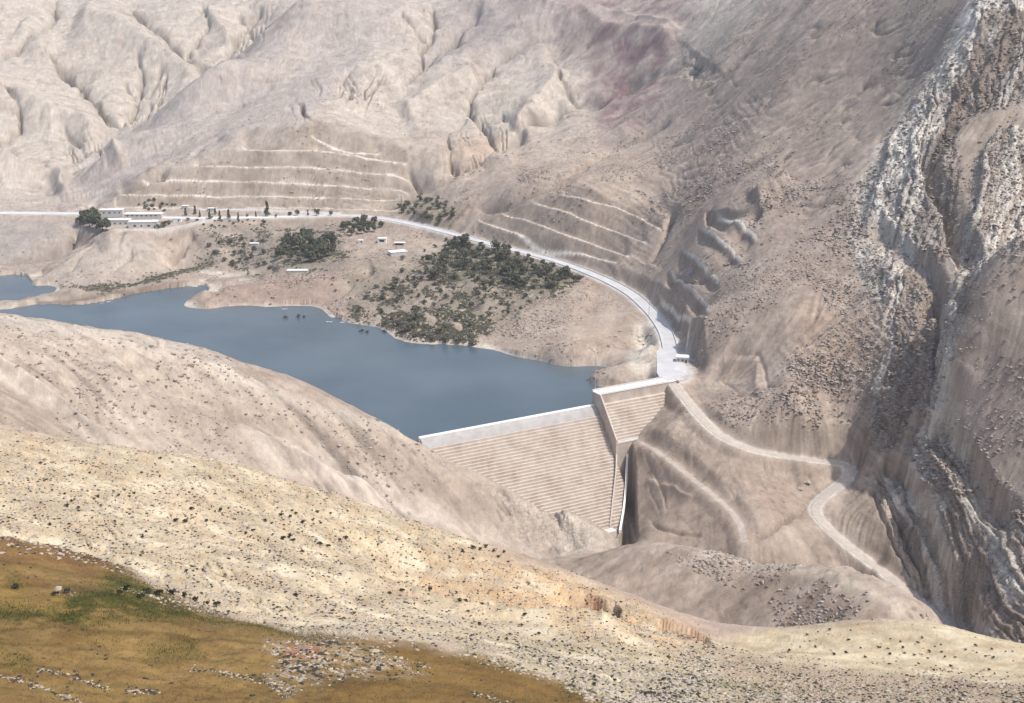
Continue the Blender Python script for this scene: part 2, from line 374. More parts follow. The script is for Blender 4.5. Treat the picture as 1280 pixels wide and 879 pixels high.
gully([(18,358),(45,330),(75,300),(100,276)], 15, 11, 1000, 1350, .1, .1)
gully([(262,364),(285,350),(310,338),(350,332)], 7, 7, 950, 1250)
gully([(405,388),(425,372),(440,350),(470,335)], 8, 8, 900, 1200)
gully([(140,345),(155,325),(165,308)], 4, 4, 1000, 1250)
gully([(85,345),(100,325),(120,305)], 4, 4, 1000, 1250)
ridge([(30,355),(90,325),(150,296)], 7, 12, 1000, 1250)
gully([(205,325),(225,305),(245,290)], 9, 8, 1000, 1250)
ridge([(240,384),(290,362),(360,352),(410,356)], 3, 9, 900, 1150)
ridge([(20,379),(90,366),(150,356),(220,342)], 1.6, 6, 900, 1200)
scarp([(10,380),(60,376),(110,370),(160,361),(205,352),(245,346)], 2.6, 2.5, 12, 900, 1200, 1, .08)
scarp([(248,372),(262,366),(300,370),(350,374),(400,374)], 2.2, 2.5, 10, 900, 1150, 1, .08)
# lakeside: small cut banks, gullied shore
gully([(-10,330),(40,312),(90,290),(110,272)], 7, 12, 1000, 1300)
gully([(330,340),(270,345),(250,362)], 6, 8, 950, 1150)
gully([(600,372),(560,395),(530,415)], 8, 9, 850, 1050)
gully([(660,360),(620,390),(590,420)], 8, 7, 820, 1050)
gully([(720,362),(670,372),(630,398),(600,415)], 7, 6, 820, 1050)
for a_, b_, c_ in (((500,340),(450,360),(425,388)),((530,345),(480,372),(455,400)),((560,362),(510,392),(488,412)),((600,362),(545,392),(515,420)),((640,362),(585,395),(560,424))):
    gully([a_, b_, c_], 5, 6, 820, 1100)
ridge([(640,400),(700,366),(740,362)], 3.5, 14, 800, 1050)
ridge([(150,300),(195,315)], 3, 16, 1000, 1250)
scarp([(190,285),(200,305),(230,318)], 4, 4, 25, 1000, 1250, -1)

# ------------------------------------------------------------------ rock masks
ROCK = np.zeros_like(X)
def addrock(pg, rmin, rmax, s=4, v=1.0):
    global ROCK
    ROCK = np.maximum(ROCK, poly(pg, rmin, rmax, s)*v)
addrock([(1222,-20),(1290,-20),(1290,120),(1200,150),(1190,330),(1150,320),(1100,275),(1060,310),(1075,240),(1110,170),(1160,100),(1215,50)], 700, 1100)
addrock([(1290,140),(1290,330),(1190,350),(1200,280),(1225,200),(1240,160)], 600, 900, 4, .9)
addrock([(1240,330),(1205,380),(1190,470),(1150,545),(1125,550),(1160,500),(1172,400),(1200,350)], 540, 850)
addrock([(1055,300),(1110,300),(1180,345),(1170,440),(1140,520),(1100,560),(1085,480),(1120,420)], 580, 900, 5, .85)
addrock([(1128,552),(1190,510),(1230,590),(1290,640),(1290,830),(1235,790),(1195,710),(1165,640)], 460, 700)
addrock([(1085,600),(1130,560),(1170,640),(1250,800),(1200,800),(1140,720)], 460, 720, 4, .75)
addrock([(620,600),(700,625),(785,685),(700,690),(640,670)], 540, 680, 6, .45)
addrock([(700,740),(780,755),(880,805),(840,800),(760,775)], 230, 300, 4, .6)
addrock([(840,60),(880,60),(900,90),(860,105)], 1000, 1700, 3, .5)
DEB = np.zeros_like(X)                                     # loose debris
for pg, r0, r1, v in (([(640,190),(760,150),(900,140),(1040,260),(900,260),(840,300),(800,240),(640,245),(520,250),(560,215)],900,1500,.9),
    ([(870,240),(960,210),(1060,220),(1110,300),(1080,480),(1000,470),(1040,380),(960,300)],650,1000,.8),
    ([(980,430),(1100,400),(1110,560),(1060,575),(940,560),(990,500)],600,800,.9),
    ([(900,620),(1010,620),(960,670),(900,670)],560,700,.8),
    ([(250,290),(420,290),(560,300),(740,370),(700,430),(520,430),(430,400),(260,380)],850,1250,1.0),
    ([(1060,580),(1200,560),(1200,760),(1100,720)],460,700,.5),
    ([(620,590),(790,680),(650,690),(560,640)],540,680,.9),([(-20,395),(250,440),(520,550),(640,620),(600,670),(300,520),(100,440),(-20,430)],440,690,.28),([(800,500),(900,540),(1050,590),(1000,640),(930,690),(800,690)],560,760,.45),([(245,380),(330,345),(430,340),(430,395),(250,385)],900,1150,.7),([(200,180),(330,160),(330,190),(240,200)],1150,1700,.5)):
    DEB = np.maximum(DEB, poly(pg, r0, r1, 9)*v)

# ------------------------------------------------------------------ picking and heights
def colidx(x, y): return (math.atan2(x, y)-A0)/(A1-A0)*(NC-1)
def height(x, y):
    c = colidx(x, y); c0 = int(np.clip(math.floor(c), 0, NC-2)); f = c-c0; r = math.hypot(x, y)
    return float(np.interp(r, RR[c0], ZF[c0])*(1-f)+np.interp(r, RR[c0+1], ZF[c0+1])*f)
def pick(px, py, rmin=60):
    d = ray(px, py); e = d[2]/math.hypot(d[0], d[1])
    c = int(np.clip(round(colidx(d[0], d[1])), 0, NC-1))
    ee = (ZF[c]-H)/RR[c]; k = np.nonzero((ee >= e) & (RR[c] > rmin))[0]
    k = k[0] if len(k) else NR-1
    r = RR[c, k]
    if k > 0 and ee[k] != ee[k-1]: r = RR[c, k-1]+(RR[c, k]-RR[c, k-1])*np.clip((e-ee[k-1])/(ee[k]-ee[k-1]), 0, 1)
    q = at_r(px, py, r); q[2] = height(q[0], q[1]); return q

DEB0 = np.maximum(poly([(625,592),(690,622),(720,660),(690,688),(650,672),(610,630)], 540, 690, 6)*.95, poly([(740,650),(785,678),(760,682),(725,668)], 540, 690, 3)*.8)
DEB = np.maximum(DEB0, DEB*np.clip(.35+fbm2(X, Y, 45, 3, 241)*2.4, 0, 1))
# ------------------------------------------------------------------ roads graded into the slope
def spline(P3, step):
    P3 = np.array(P3, float); P3 = np.vstack([2*P3[0]-P3[1], P3, 2*P3[-1]-P3[-2]]); out = []
    for i in range(1, len(P3)-2):
        nseg = max(2, int(np.linalg.norm(P3[i+1]-P3[i])/step))
        for t in np.arange(nseg)/nseg:
            out.append(.5*((2*P3[i])+(-P3[i-1]+P3[i+1])*t+(2*P3[i-1]-5*P3[i]+4*P3[i+1]-P3[i+2])*t*t+(-P3[i-1]+3*P3[i]-3*P3[i+1]+P3[i+2])*t**3))
    out.append(P3[-2]); return np.array(out)
ROAD = spline([at_z(*p) for p in [(-190,267,33),(-60,266,32.5),(60,266,32),(140,268,31.5),(230,272,30.5),(330,271,30),(400,269.5,30),(450,270,30),(500,277,28.5),(560,291,25.5),(620,307,22.5),(690,325,19),(745,345,16),(785,365,13.5),(812,388,11.5),(829,410,10.8),(837,432,10.6),(837,452,10.5),(836,466,10.5)]], 6)
SIDE = spline([at_z(*p) for p in [(255,262,32.5),(300,262,32.5),(360,264,32),(420,266,31)]], 6)
TRACK = spline([at_z(*p) for p in [(838,470,10.2),(846,484,8.2),(862,505,4),(884,530,-.5),(905,547,-3.5),(940,562,-7),(985,571,-10.5),(1030,577,-13.5),(1054,581,-15.5),(1062,588,-17),(1057,600,-19.5),(1040,613,-22.5),(1022,629,-26),(1021,644,-29),(1040,665,-34),(1070,690,-40),(1110,720,-46),(1150,752,-53),(1200,790,-58)]], 5)
LOT = spline([at_z(*p) for p in [(148,287,28.3),(190,287,28.3),(225,283,28.6),(262,275,30)]], 5)
RDM = np.zeros_like(X)
ZC = ZB+DZ
ZF = ZC

def grade(line, w, fall, zoff=-.15, tint=1.0):
    lo = line.min(0)-fall; hi = line.max(0)+fall
    m = (X > lo[0]) & (X < hi[0]) & (Y > lo[1]) & (Y < hi[1])
    idx = np.nonzero(m); x = X[idx]; y = Y[idx]; best = np.full(x.shape, 1e9); zz = np.zeros(x.shape)
    for i in range(len(line)-1):
        a = line[i]; d = line[i+1]-a; L2 = d[0]**2+d[1]**2+1e-9
        t = np.clip(((x-a[0])*d[0]+(y-a[1])*d[1])/L2, 0, 1); dd = np.hypot(x-a[0]-t*d[0], y-a[1]-t*d[1])
        b = dd < best; best = np.where(b, dd, best); zz = np.where(b, a[2]+t*d[2], zz)
    k = 1-sstep(w, fall, best); cur = ZC[idx]
    ZC[idx] = cur*(1-k)+(zz+zoff)*k
    RDM[idx] = np.maximum(RDM[idx], (1-sstep(w*.9, w*1.5, best))*tint)
    AMP[idx] *= sstep(w, fall*1.2, best)
AMP = np.ones_like(X)

# ------------------------------------------------------------------ natural roughness
near = 1-sstep(290, 420, RR)
lake = sstep(-2, 14, ZB)                                   # calm by the water
low = np.where((RR > 640) & (ZB < 14) & (PY < 480), .25+.75*lake, 1.0)
AMP0 = 1-np.maximum(BEN > .01, 0)*.8
ZC += (fbm2(X, Y, 90, 2, 11)*(2.0+2.5*sstep(1330, 1560, RR))*(1-near)*low*(1-sstep(2600, 4000, RR)))
ZC += fbm2(X, Y, 24, 3, 21)*(1.5*(1-near)+.95*near)*low
ZC += fbm2(X, Y, 6, 3, 31)*(.42*(1-near)+.4*near)*np.maximum(low, .5)
ZC += np.where(RR < 420, fbm2(X, Y, 1.6, 2, 41)*.16, 0)*sstep(60, 120, RR)
n0 = fbm2(X, Y, 150, 2, 231)
e1 = np.abs(fbm2(X+25*WX, Y+25*WY, 95, 2, 201)); e2 = np.abs(fbm2(X+12*WX, Y+12*WY, 38, 2, 211)); e3 = np.abs(fbm2(X, Y, 15, 2, 221))
fh = sstep(1330, 1500, RR)*(1-sstep(2600, 3800, RR)); mh = sstep(430, 520, RR)*(1-fh)*low*AMP0
ZC -= np.exp(-e1/.05)*1.6*fh+np.exp(-e2/.05)*(.8*fh+.35*mh)+np.exp(-e3/.06)*(.3*fh+.22*mh)
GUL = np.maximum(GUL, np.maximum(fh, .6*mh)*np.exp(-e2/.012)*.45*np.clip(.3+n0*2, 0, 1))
# debris hummocks
f1, f2, idv = cells2(X/7, Y/7, 5)
ZC += DEB*np.where(idv > .45, np.clip(.42-f1, 0, 1)*2.0*(idv), 0)
f1, f2, idv = cells2(X/3.2, Y/3.2, 6)
ZC += DEB*np.where(idv > .35, np.clip(.4-f1, 0, 1)*1.3*idv, 0)
# bedded rock: steps along curved bedding lines
STR = np.zeros_like(X)
def strata(guide, maxd, spacing, amp, rmin, rmax, seed):
    idx, d, s, t = pdist(guide, rmin, rmax, maxd)
    c = d*np.sign(s)+noise2(X[idx]/22, Y[idx]/22, seed)*7+noise2(X[idx]/6, Y[idx]/6, seed+1)*2.2
    u = c/spacing+noise2(c/(spacing*2.3), t*5, seed+2)*.55
    fl = np.floor(u); fr = u-fl
    hsh = (_hash(fl.astype(np.int64), 0*fl.astype(np.int64), 3, seed) % 1000)/1000.0
    st = hsh*sstep(0, .18, fr)*(1-sstep(.6, 1, fr))
    k = ROCK[idx]*(1-sstep(maxd*.6, maxd, d))
    al = t*np.hypot(*np.diff(np.array(guide, float), axis=0).T).sum()
    f1, f2, idv = cells2(al/(spacing*4.5)+fl*.37, u*1.0, seed+5)
    ZCm[idx] += k*(amp*(st*1.0-.4)+amp*.55*(idv-.5)*sstep(.02, .12, f2-f1))
    CR0[idx] = np.maximum(CR0[idx], k*(1-sstep(0, .09, f2-f1)))
    STR[idx] = np.maximum(STR[idx], k*(hsh)); h2 = (_hash(fl.astype(np.int64), 0*fl.astype(np.int64), 9, seed) % 1000)/1000.0
    LAY[idx] = np.where(k > LKM[idx], h2, LAY[idx]); LKM[idx] = np.maximum(LKM[idx], k)
LAY = np.full(X.shape, .5); LKM = np.zeros_like(X)
ZCm = np.zeros_like(X); CR0 = np.zeros_like(X)
strata([(1285,40),(1245,150),(1222,230),(1200,320),(1180,400),(1172,480),(1150,540)], 110, 9, 4.2, 560, 1000, 51)
strata([(1215,20),(1150,110),(1100,190),(1075,290)], 120, 11, 4.0, 700, 1100, 61)
strata([(1130,555),(1170,620),(1205,690),(1240,765),(1270,815)], 120, 10, 3.8, 450, 720, 71)
def blocks(sz, amp, seed, th, asp=.55):
    wx = fbm2(QX, QY, sz*2.5, 2, seed)*sz*.8
    ux = (QX*math.cos(th)+QY*math.sin(th)+wx)/sz; uy = (-QX*math.sin(th)+QY*math.cos(th))/(sz*asp)
    f1, f2, idv = cells2(ux, uy, seed)
    return (idv-.5)*amp*sstep(.02, .14, f2-f1)-amp*.5*(1-sstep(0, .09, f2-f1)), 1-sstep(0, .10, f2-f1)
b1, c1 = blocks(26, 2.4, 81, 1.05, .4); b2, c2 = blocks(9, 1.3, 83, .9, .5); b3, c3 = blocks(4.5, .8, 85, .3, .6)
RD = .62*ZCm+.62*ROCK*(b1+b2+b3)
CRK = np.maximum(np.clip(np.maximum(c1*.6, np.maximum(c2*.75, c3*.6)), 0, 1)*ROCK, CR0*.8)
def gr(a): return np.gradient(a, axis=0), np.gradient(a, axis=1)
ZS = box(box(ZC, 10, 0), 10, 1)
xc, xr = gr(X); yc, yr = gr(Y); zc_, zr_ = gr(ZS)
det = xc*yr-xr*yc+1e-12
gx = (zc_*yr-zr_*yc)/det; gy = (-zc_*xr+zr_*xc)/det                    # slope in metres
SLP = np.hypot(gx, gy)
ic = (-gx*yr+gy*xr)/det; ir = (gx*yc-gy*xc)/det                        # downhill in grid steps
mx = np.maximum(np.maximum(np.abs(ic), np.abs(ir)), 1e-9); ic /= mx; ir /= mx
ic = ic.astype(np.float32); ir = ir.astype(np.float32)
def lic(nz, steps):
    acc = nz.copy(); 
    for sg_ in (1, -1):
        pc = np.arange(NC, dtype=np.float32)[:, None]+np.zeros((1, NR), np.float32); pr = np.arange(NR, dtype=np.float32)[None, :]+np.zeros((NC, 1), np.float32)
        for k_ in range(steps):
            a_ = np.clip(pc+.5, 0, NC-1).astype(np.int32); b_ = np.clip(pr+.5, 0, NR-1).astype(np.int32)
            pc += sg_*ic[a_, b_]; pr += sg_*ir[a_, b_]
            a_ = np.clip(pc+.5, 0, NC-1).astype(np.int32); b_ = np.clip(pr+.5, 0, NR-1).astype(np.int32)
            acc += nz[a_, b_]*(1-k_/steps)
    acc -= acc.mean(); return acc/acc.std()
wn = rng.standard_normal(X.shape).astype(np.float32)
RL1 = lic(box(box(wn, 3, 0), 3, 1), 34); RL2 = lic(box(box(rng.standard_normal(X.shape).astype(np.float32), 1, 0), 1, 1), 16); RL3 = lic(box(box(wn[::-1].copy(), 8, 0), 8, 1), 60)
stp_ = sstep(.18, .5, SLP); pat = np.clip(.45+fbm2(X, Y, 110, 2, 251)*1.8, .08, 1.2)
calm = (1-.9*np.clip(BEN, 0, 1))*(1-.7*near)*stp_*np.maximum(low, .5)*pat
calm = calm*(1-.93*np.maximum(poly([(130,160),(520,160),(530,264),(130,266)], 1150, 1500, 4), poly([(580,222),(840,225),(830,345),(780,365),(590,310)], 900, 1250, 4)))
calm = calm*(1-.85*SPR)*(1-.6*sstep(1330, 1550, RR))*(1-.65*poly([(795,485),(880,505),(1060,585),(930,690),(790,690)], 560, 770, 6))
calm = calm*(1-.92*poly([(640,680),(900,680),(1190,780),(900,810),(780,750)], 400, 600, 5))*(1-.72*poly([(1180,330),(1300,300),(1300,820),(1200,760),(1120,580),(1170,500)], 400, 850, 6))
sc_ = np.clip(RR/1000, .3, 1.8)
ZC -= calm*sc_*(1.5*np.clip(RL3, -.6, 2.2)+.85*np.clip(RL1, -.6, 2.4)+.32*RL2)
# bedding: thin ledges where tilted layers crop out
bz = (ZC+.22*X-.12*Y+fbm2(X, Y, 60, 3, 261)*6)
bed = noise2(bz/2.4, X/160, 271)+.6*noise2(bz/.95, Y/90, 272)
bedm = (1-.7*sstep(1330, 1550, RR))*(1-poly([(640,680),(900,670),(1190,775),(900,812),(780,750)], 400, 600, 5))*np.clip(fbm2(X, Y, 170, 2, 281)*2.6+.1, 0, 1)*stp_*(1-near)*(1-BEN)
ZC += bedm*.7*np.clip(bed, -.6, .8)
bk = (RR > 650) & (PY < 480)
ZC = np.where(bk & (ZB > 1.2), np.maximum(ZC, .9), ZC)
ZC += np.where(bk, sstep(.45, .9, ZC)*1.9*np.clip(.6+fbm2(X, Y, 40, 2, 88)*2, 0, 1.4)*(1-sstep(6, 20, ZC)), 0)
# grading last, so the carriageways stay even
ZF = ZC
SPUR = spline([pick(*p, 500) for p in [(802,553),(830,570),(868,600),(905,630),(925,655),(930,676)]], 5)
PAD = np.array([at_z(118, 283, 28.6), at_z(160, 282, 28.6), at_z(205, 280, 28.8)])
grade(PAD, 11, 22, 0, 0.25)
COURT = np.array([at_z(842, 442, 10.6), at_z(846, 470, 10.5)])
grade(COURT, 9.5, 17, -.25, .8)
CT = np.array([at_z(855, 447, 10.4), at_z(862, 464, 10.4)]); grade(CT, 5, 12, -.25, .3)
grade(ROAD, 6.2, 15); grade(SIDE, 3, 7); grade(LOT, 5, 10, -.15, .75); grade(TRACK, 3.4, 10, -.1); grade(SPUR, 1.5, 9, -.1, .42)
ZF = ZC
# keep the dam's footprint free of ground
DA = at_z(522, 548, 3.0); DB = at_z(745, 506, 3.0)
ax = (DB-DA)[:2]; ax /= np.linalg.norm(ax); dn = np.array([ax[1], -ax[0]])
tD = (X-DB[0])*ax[0]+(Y-DB[1])*ax[1]; sD = (X-DB[0])*dn[0]+(Y-DB[1])*dn[1]
m = (tD > -118) & (tD < 40) & (sD > -5)
face = 2.0-(sD-3)/.8
def tend(sv): return np.clip(10-(sv-20)*.8125, -99, 0)
slot = (sD > 20.5) & (sD < 76) & (tD > tend(sD)-1.5) & (tD < np.where(sD < 36, 13-(sD-20)*.45, 6-(sD-36)*.62))
lim = np.where(slot, -58.5, np.where(tD < tend(sD)+.5, face-4, np.where(sD < 21, np.where(tD < 16, face-1, face+3+np.clip(tD-16, 0, 99)*1.2), 1e4)))
crest = np.interp(PX, [400, 520, 600, 660, 700, 745, 780], [602, 636, 625, 622, 620, 622, 620])+7
m2 = m & (sD < 76) & (tD < 30) & (RR > crest)
ZF = np.where(m2 & (tD < -100), np.minimum(ZF, np.maximum(lim, ZF-(tD+118)*.9)), np.where(m2, np.minimum(ZF, lim), ZF))
def tang(a, axx): return np.gradient(a, axis=axx)
Nn = np.cross(np.stack([tang(X, 0), tang(Y, 0), tang(ZF, 0)], -1), np.stack([tang(X, 1), tang(Y, 1), tang(ZF, 1)], -1))
Nn /= np.linalg.norm(Nn, axis=-1, keepdims=True)+1e-9; Nn *= np.sign(Nn[..., 2:]+1e-9)
for k_ in range(3): Nn[..., k_] = box(box(Nn[..., k_], 6, 0), 6, 1)
Nn /= np.linalg.norm(Nn, axis=-1, keepdims=True)+1e-9
XM, YM, ZM = X+Nn[..., 0]*RD, Y+Nn[..., 1]*RD, ZF+Nn[..., 2]*RD
PXF, PYF = project(XM, YM, ZM)
cm = np.minimum.accumulate(np.where(RR > 40, PYF, 1e4), axis=1)
VIS = (PYF <= cm+.8) & (PXF > -20) & (PXF < 1300) & (PYF > -20) & (PYF < 900)

# ------------------------------------------------------------------ ground colours (albedo, in places with shade painted in)
def mixc(col, c, m): return col+(np.array(c, np.float32)-col)*m[..., None]
n1 = fbm2(X, Y, 120, 3, 101); n2 = fbm2(X, Y, 28, 3, 111); n3 = fbm2(X, Y, 7, 3, 121)
TAN = (.335, .265, .215)
col = np.empty(X.shape+(3,), np.float32); col[:] = TAN
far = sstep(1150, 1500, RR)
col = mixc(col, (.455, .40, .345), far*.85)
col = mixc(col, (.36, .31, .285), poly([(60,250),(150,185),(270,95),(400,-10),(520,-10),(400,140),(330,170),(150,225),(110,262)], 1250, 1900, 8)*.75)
col = mixc(col, (.30, .222, .172), np.clip(n2*1.3+.1, 0, 1)*.55)
col = mixc(col, (.44, .365, .30), np.clip(n1*1.4, 0, 1)*.5)
col = mixc(col, (.40, .33, .27), np.clip(-n2*1.4, 0, 1)*.5)
# reddish purple and grey beds high in the middle
col = mixc(col, (.185, .115, .118), poly([(700,-10),(860,-10),(850,60),(830,130),(760,170),(735,110),(740,60),(640,30)], 1050, 2200, 12)*(.68+.45*np.clip(n2*2, -1, 1)))
col = mixc(col, (.27, .225, .215), poly([(540,-20),(720,-20),(700,70),(560,90),(500,110),(560,40)], 1050, 2400, 14)*.7)
col = mixc(col, (.25, .20, .175), poly([(840,70),(1000,20),(1210,-20),(1200,60),(1080,200),(1000,330),(900,330),(800,200)], 750, 1900, 20)*.36)
col = mixc(col, (.24, .19, .16), poly([(880,240),(1070,240),(1080,430),(1000,470),(880,430),(835,340)], 650, 1000, 16)*.3)
col = mixc(col, (.40, .335, .29), poly([(620,30),(740,15),(880,32),(870,48),(740,40),(640,42)], 1200, 2300, 3)*.6)
col = mixc(col, (.43, .30, .215), poly([(560,170),(625,165),(620,195),(570,212)], 1000, 2000, 6)*.4)
col = mixc(col, (.37, .26, .19), poly([(1000,380),(1080,400),(1070,470),(1000,470)], 600, 900, 12)*.6)
# slopes below the track: brown
col = mixc(col, (.285, .21, .16), poly([(800,490),(870,500),(940,560),(1050,590),(1010,640),(930,690),(800,690)], 560, 760, 12)*.25)
col = mixc(col, (.25, .20, .165), poly([(800,485),(840,490),(830,540),(800,560),(780,540)], 560, 800, 5)*.6)
# dark strata side of the gorge; ravine rubble; shade painted into both
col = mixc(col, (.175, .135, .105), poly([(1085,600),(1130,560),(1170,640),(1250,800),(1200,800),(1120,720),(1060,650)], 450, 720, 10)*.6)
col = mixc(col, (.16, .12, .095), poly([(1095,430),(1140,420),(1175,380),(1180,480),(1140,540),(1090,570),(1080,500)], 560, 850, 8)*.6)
# limestone
rk = ROCK*(.55+.45*np.clip(n3*2+.4, 0, 1))
col = mixc(col, (.50, .43, .36), rk*.8)
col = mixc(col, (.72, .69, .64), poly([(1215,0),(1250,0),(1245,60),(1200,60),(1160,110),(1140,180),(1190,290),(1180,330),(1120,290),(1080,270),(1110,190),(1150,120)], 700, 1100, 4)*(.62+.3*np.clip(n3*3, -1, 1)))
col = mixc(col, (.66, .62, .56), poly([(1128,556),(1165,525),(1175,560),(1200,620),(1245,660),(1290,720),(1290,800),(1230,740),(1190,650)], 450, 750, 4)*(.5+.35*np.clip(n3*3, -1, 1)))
col = mixc(col, (.60, .55, .49), poly([(1165,500),(1172,440),(1180,400),(1195,420),(1188,480),(1190,520),(1160,540)], 450, 820, 3)*.5)
col = mixc(col, (.68, .63, .56), LKM*sstep(.5, .75, LAY)*.75)
col = mixc(col, (.24, .18, .14), LKM*(1-sstep(.22, .4, LAY))*.7)
col = mixc(col, (.15, .12, .10), CRK*.55)
col = mixc(col, (.16, .12, .095), np.clip(STR-.6, 0, 1)*.8*ROCK)
# mid ridge and mid slope
col = mixc(col, (.385, .315, .255), poly([(-60,380),(200,425),(520,545),(640,610),(790,680),(640,700),(400,625),(150,570),(-60,530)], 440, 690, 6)*.7)
col = mixc(col, (.46, .39, .325), poly([(-40,430),(40,470),(110,520),(160,560),(130,565),(60,520),(-40,470)], 440, 690, 5)*.85)
col = mixc(col, (.50, .44, .37), poly([(-40,385),(120,412),(220,430),(320,470),(420,508),(520,545),(500,548),(390,510),(290,476),(200,442),(100,426),(-40,402)], 540, 690, 3)*.6)
col = mixc(col, (.27, .215, .17), poly([(-40,470),(20,490),(110,555),(130,566),(60,560),(-40,530)], 440, 690, 5)*.85)
col = mixc(col, (.285, .225, .18), poly([(180,520),(300,500),(420,520),(600,600),(640,660),(560,640),(400,575),(300,550)], 440, 690, 10)*.8)
col = mixc(col, (.455, .385, .325), poly([(300,540),(420,570),(560,640),(560,665),(420,610),(330,580)], 440, 690, 6)*.85)
col = mixc(col, (.47, .41, .35), poly([(690,630),(730,655),(790,682),(700,692)], 540, 690, 4)*.6)
col = mixc(col, (.315, .24, .185), poly([(660,692),(900,690),(1000,705),(1170,780),(900,800),(800,745)], 420, 600, 8)*.45)
# foreground pale stony slopes
pale = poly([(-200,515),(0,528),(160,561),(330,586),(600,680),(720,718),(880,798),(900,812),(880,900),(760,900),(700,850),(560,802),(400,785),(250,755),(130,708),(-200,640)], 120, 330, 5)
col = mixc(col, (.46, .38, .255), pale*.95)
knob = poly([(880,808),(960,786),(1080,774),(1170,780),(1300,806),(1300,860),(1130,846),(980,826)], 180, 330, 4)
col = mixc(col, (.50, .425, .28), knob*.95)
br = poly([(870,805),(960,822),(1130,846),(1500,868),(1500,910),(740,910),(820,850)], 100, 260, 8)
col = mixc(col, (.36, .28, .18), br*.75)
nf = fbm2(X, Y, 9, 4, 131)
col = mixc(col, (.22, .215, .11), poly([(560,800),(700,800),(840,820),(960,850),(1000,900),(740,900),(690,850),(580,812)], 100, 240, 6)*np.clip(.45+nf*2.2, 0, 1)*.75); nf2 = fbm2(X, Y, 2.2, 3, 137)
col = mixc(col, (.38, .285, .185), np.maximum(pale, knob)*np.clip(nf*2.2, 0, 1)*.8)
col = mixc(col, (.58, .52, .39), np.maximum(pale, knob)*np.clip(-nf*2.2-.1, 0, 1)*.7)
col = mixc(col, (.45, .305, .17), poly([(560,690),(640,690),(720,720),(880,800),(840,808),(740,778),(620,762),(520,730)], 215, 310, 8)*np.clip(.7+nf*1.2, 0, 1)*.85)
# ochre field
fld = poly([(-200,640),(0,672),(70,684),(130,705),(180,728),(260,768),(400,790),(520,800),(590,812),(700,852),(760,882),(800,930),(-200,930)], 20, 215, 3)
col = mixc(col, (.20, .128, .040), fld*.96)
st2 = fbm2((X*.92+Y*.39)/7, -X*.39+Y*.92, 3.0, 4, 161)
col = mixc(col, (.085, .062, .020), fld*np.clip(st2*2.4, 0, 1)*.7)
col = mixc(col, (.215, .14, .05), fld*np.clip(-st2*2.2-.1, 0, 1)*.6)
col = mixc(col, (.105, .055, .018), fld*np.clip(nf*2.0, 0, 1)*.6)
col = mixc(col, (.22, .145, .05), fld*np.clip(-nf2*2.4, 0, 1)*.5)
col = mixc(col, (.05, .045, .018), fld*np.clip(fbm2(X, Y, 1.1, 2, 171)*3-.7, 0, 1)*.6)
col = mixc(col, (.27, .175, .045), poly([(-20,745),(80,748),(110,765),(-20,770)], 20, 215, 6)*.6)
grs = poly([(-200,772),(0,766),(60,768),(90,745),(125,738),(130,722),(165,722),(190,742),(240,762),(245,770),(180,772),(100,780),(40,778),(-200,782)], 100, 215, 5)
for q, v_ in (([(160,812),(240,806),(250,812),(190,818)], .8), ([(10,824),(40,824),(30,834),(5,830)], .7), ([(230,764),(400,786),(470,800),(380,794),(250,774)], .5), ([(690,862),(720,860),(745,872),(705,874)], .8), ([(5,728),(22,728),(26,738),(8,738)], .7), ([(100,798),(150,795),(150,800),(105,803)], .5)):
    grs = np.maximum(grs, poly(q, 100, 215, 5)*v_)
grs = np.clip(grs*(1.0+nf2*1.0+nf*1.2), 0, 1)
col = mixc(col, (.050, .058, .010), grs*.9)
col = mixc(col, (.085, .035, .018), poly([(-200,664),(0,668),(70,680),(130,702),(170,717),(166,722),(125,709),(60,689),(0,676),(-200,670)], 120, 225, 1)*np.clip(.6+nf2*2, 0, 1)*.8)
col = mixc(col, (.10, .055, .022), poly([(40,690),(110,706),(150,722),(100,716),(60,702)], 120, 225, 3)*np.clip(nf2*3, 0, 1)*.7)
col = mixc(col, (.16, .085, .035), poly([(-200,640),(0,671),(130,704),(165,716),(120,722),(70,712),(-20,700)], 120, 215, 4)*.55)
col = mixc(col, (.15, .085, .022), poly([(500,800),(590,812),(760,882),(760,930),(300,930),(420,860)], 60, 215, 8)*.5)
stp = np.maximum(poly([(330,800),(400,793),(450,800),(540,835),(450,842),(380,850),(360,875),(330,850),(350,830)], 60, 215, 4), poly([(160,722),(250,750),(290,768),(220,752)], 60, 215, 2))
col = mixc(col, (.37, .29, .20), stp*.7*np.clip(.5+nf2*2, 0, 1))
col = mixc(col, (.25, .085, .045), poly([(355,808),(405,805),(400,818),(360,820)], 60, 215, 3)*.7)
redd = np.maximum(poly([(706,738),(740,742),(772,760),(778,778),(752,768),(722,758)], 225, 310, 2), poly([(822,776),(850,784),(884,798),(884,808),(850,801),(826,790)], 225, 310, 2))
col = mixc(col, (.15, .055, .03), redd*np.clip(.9+nf2*2, 0, 1)*.98)
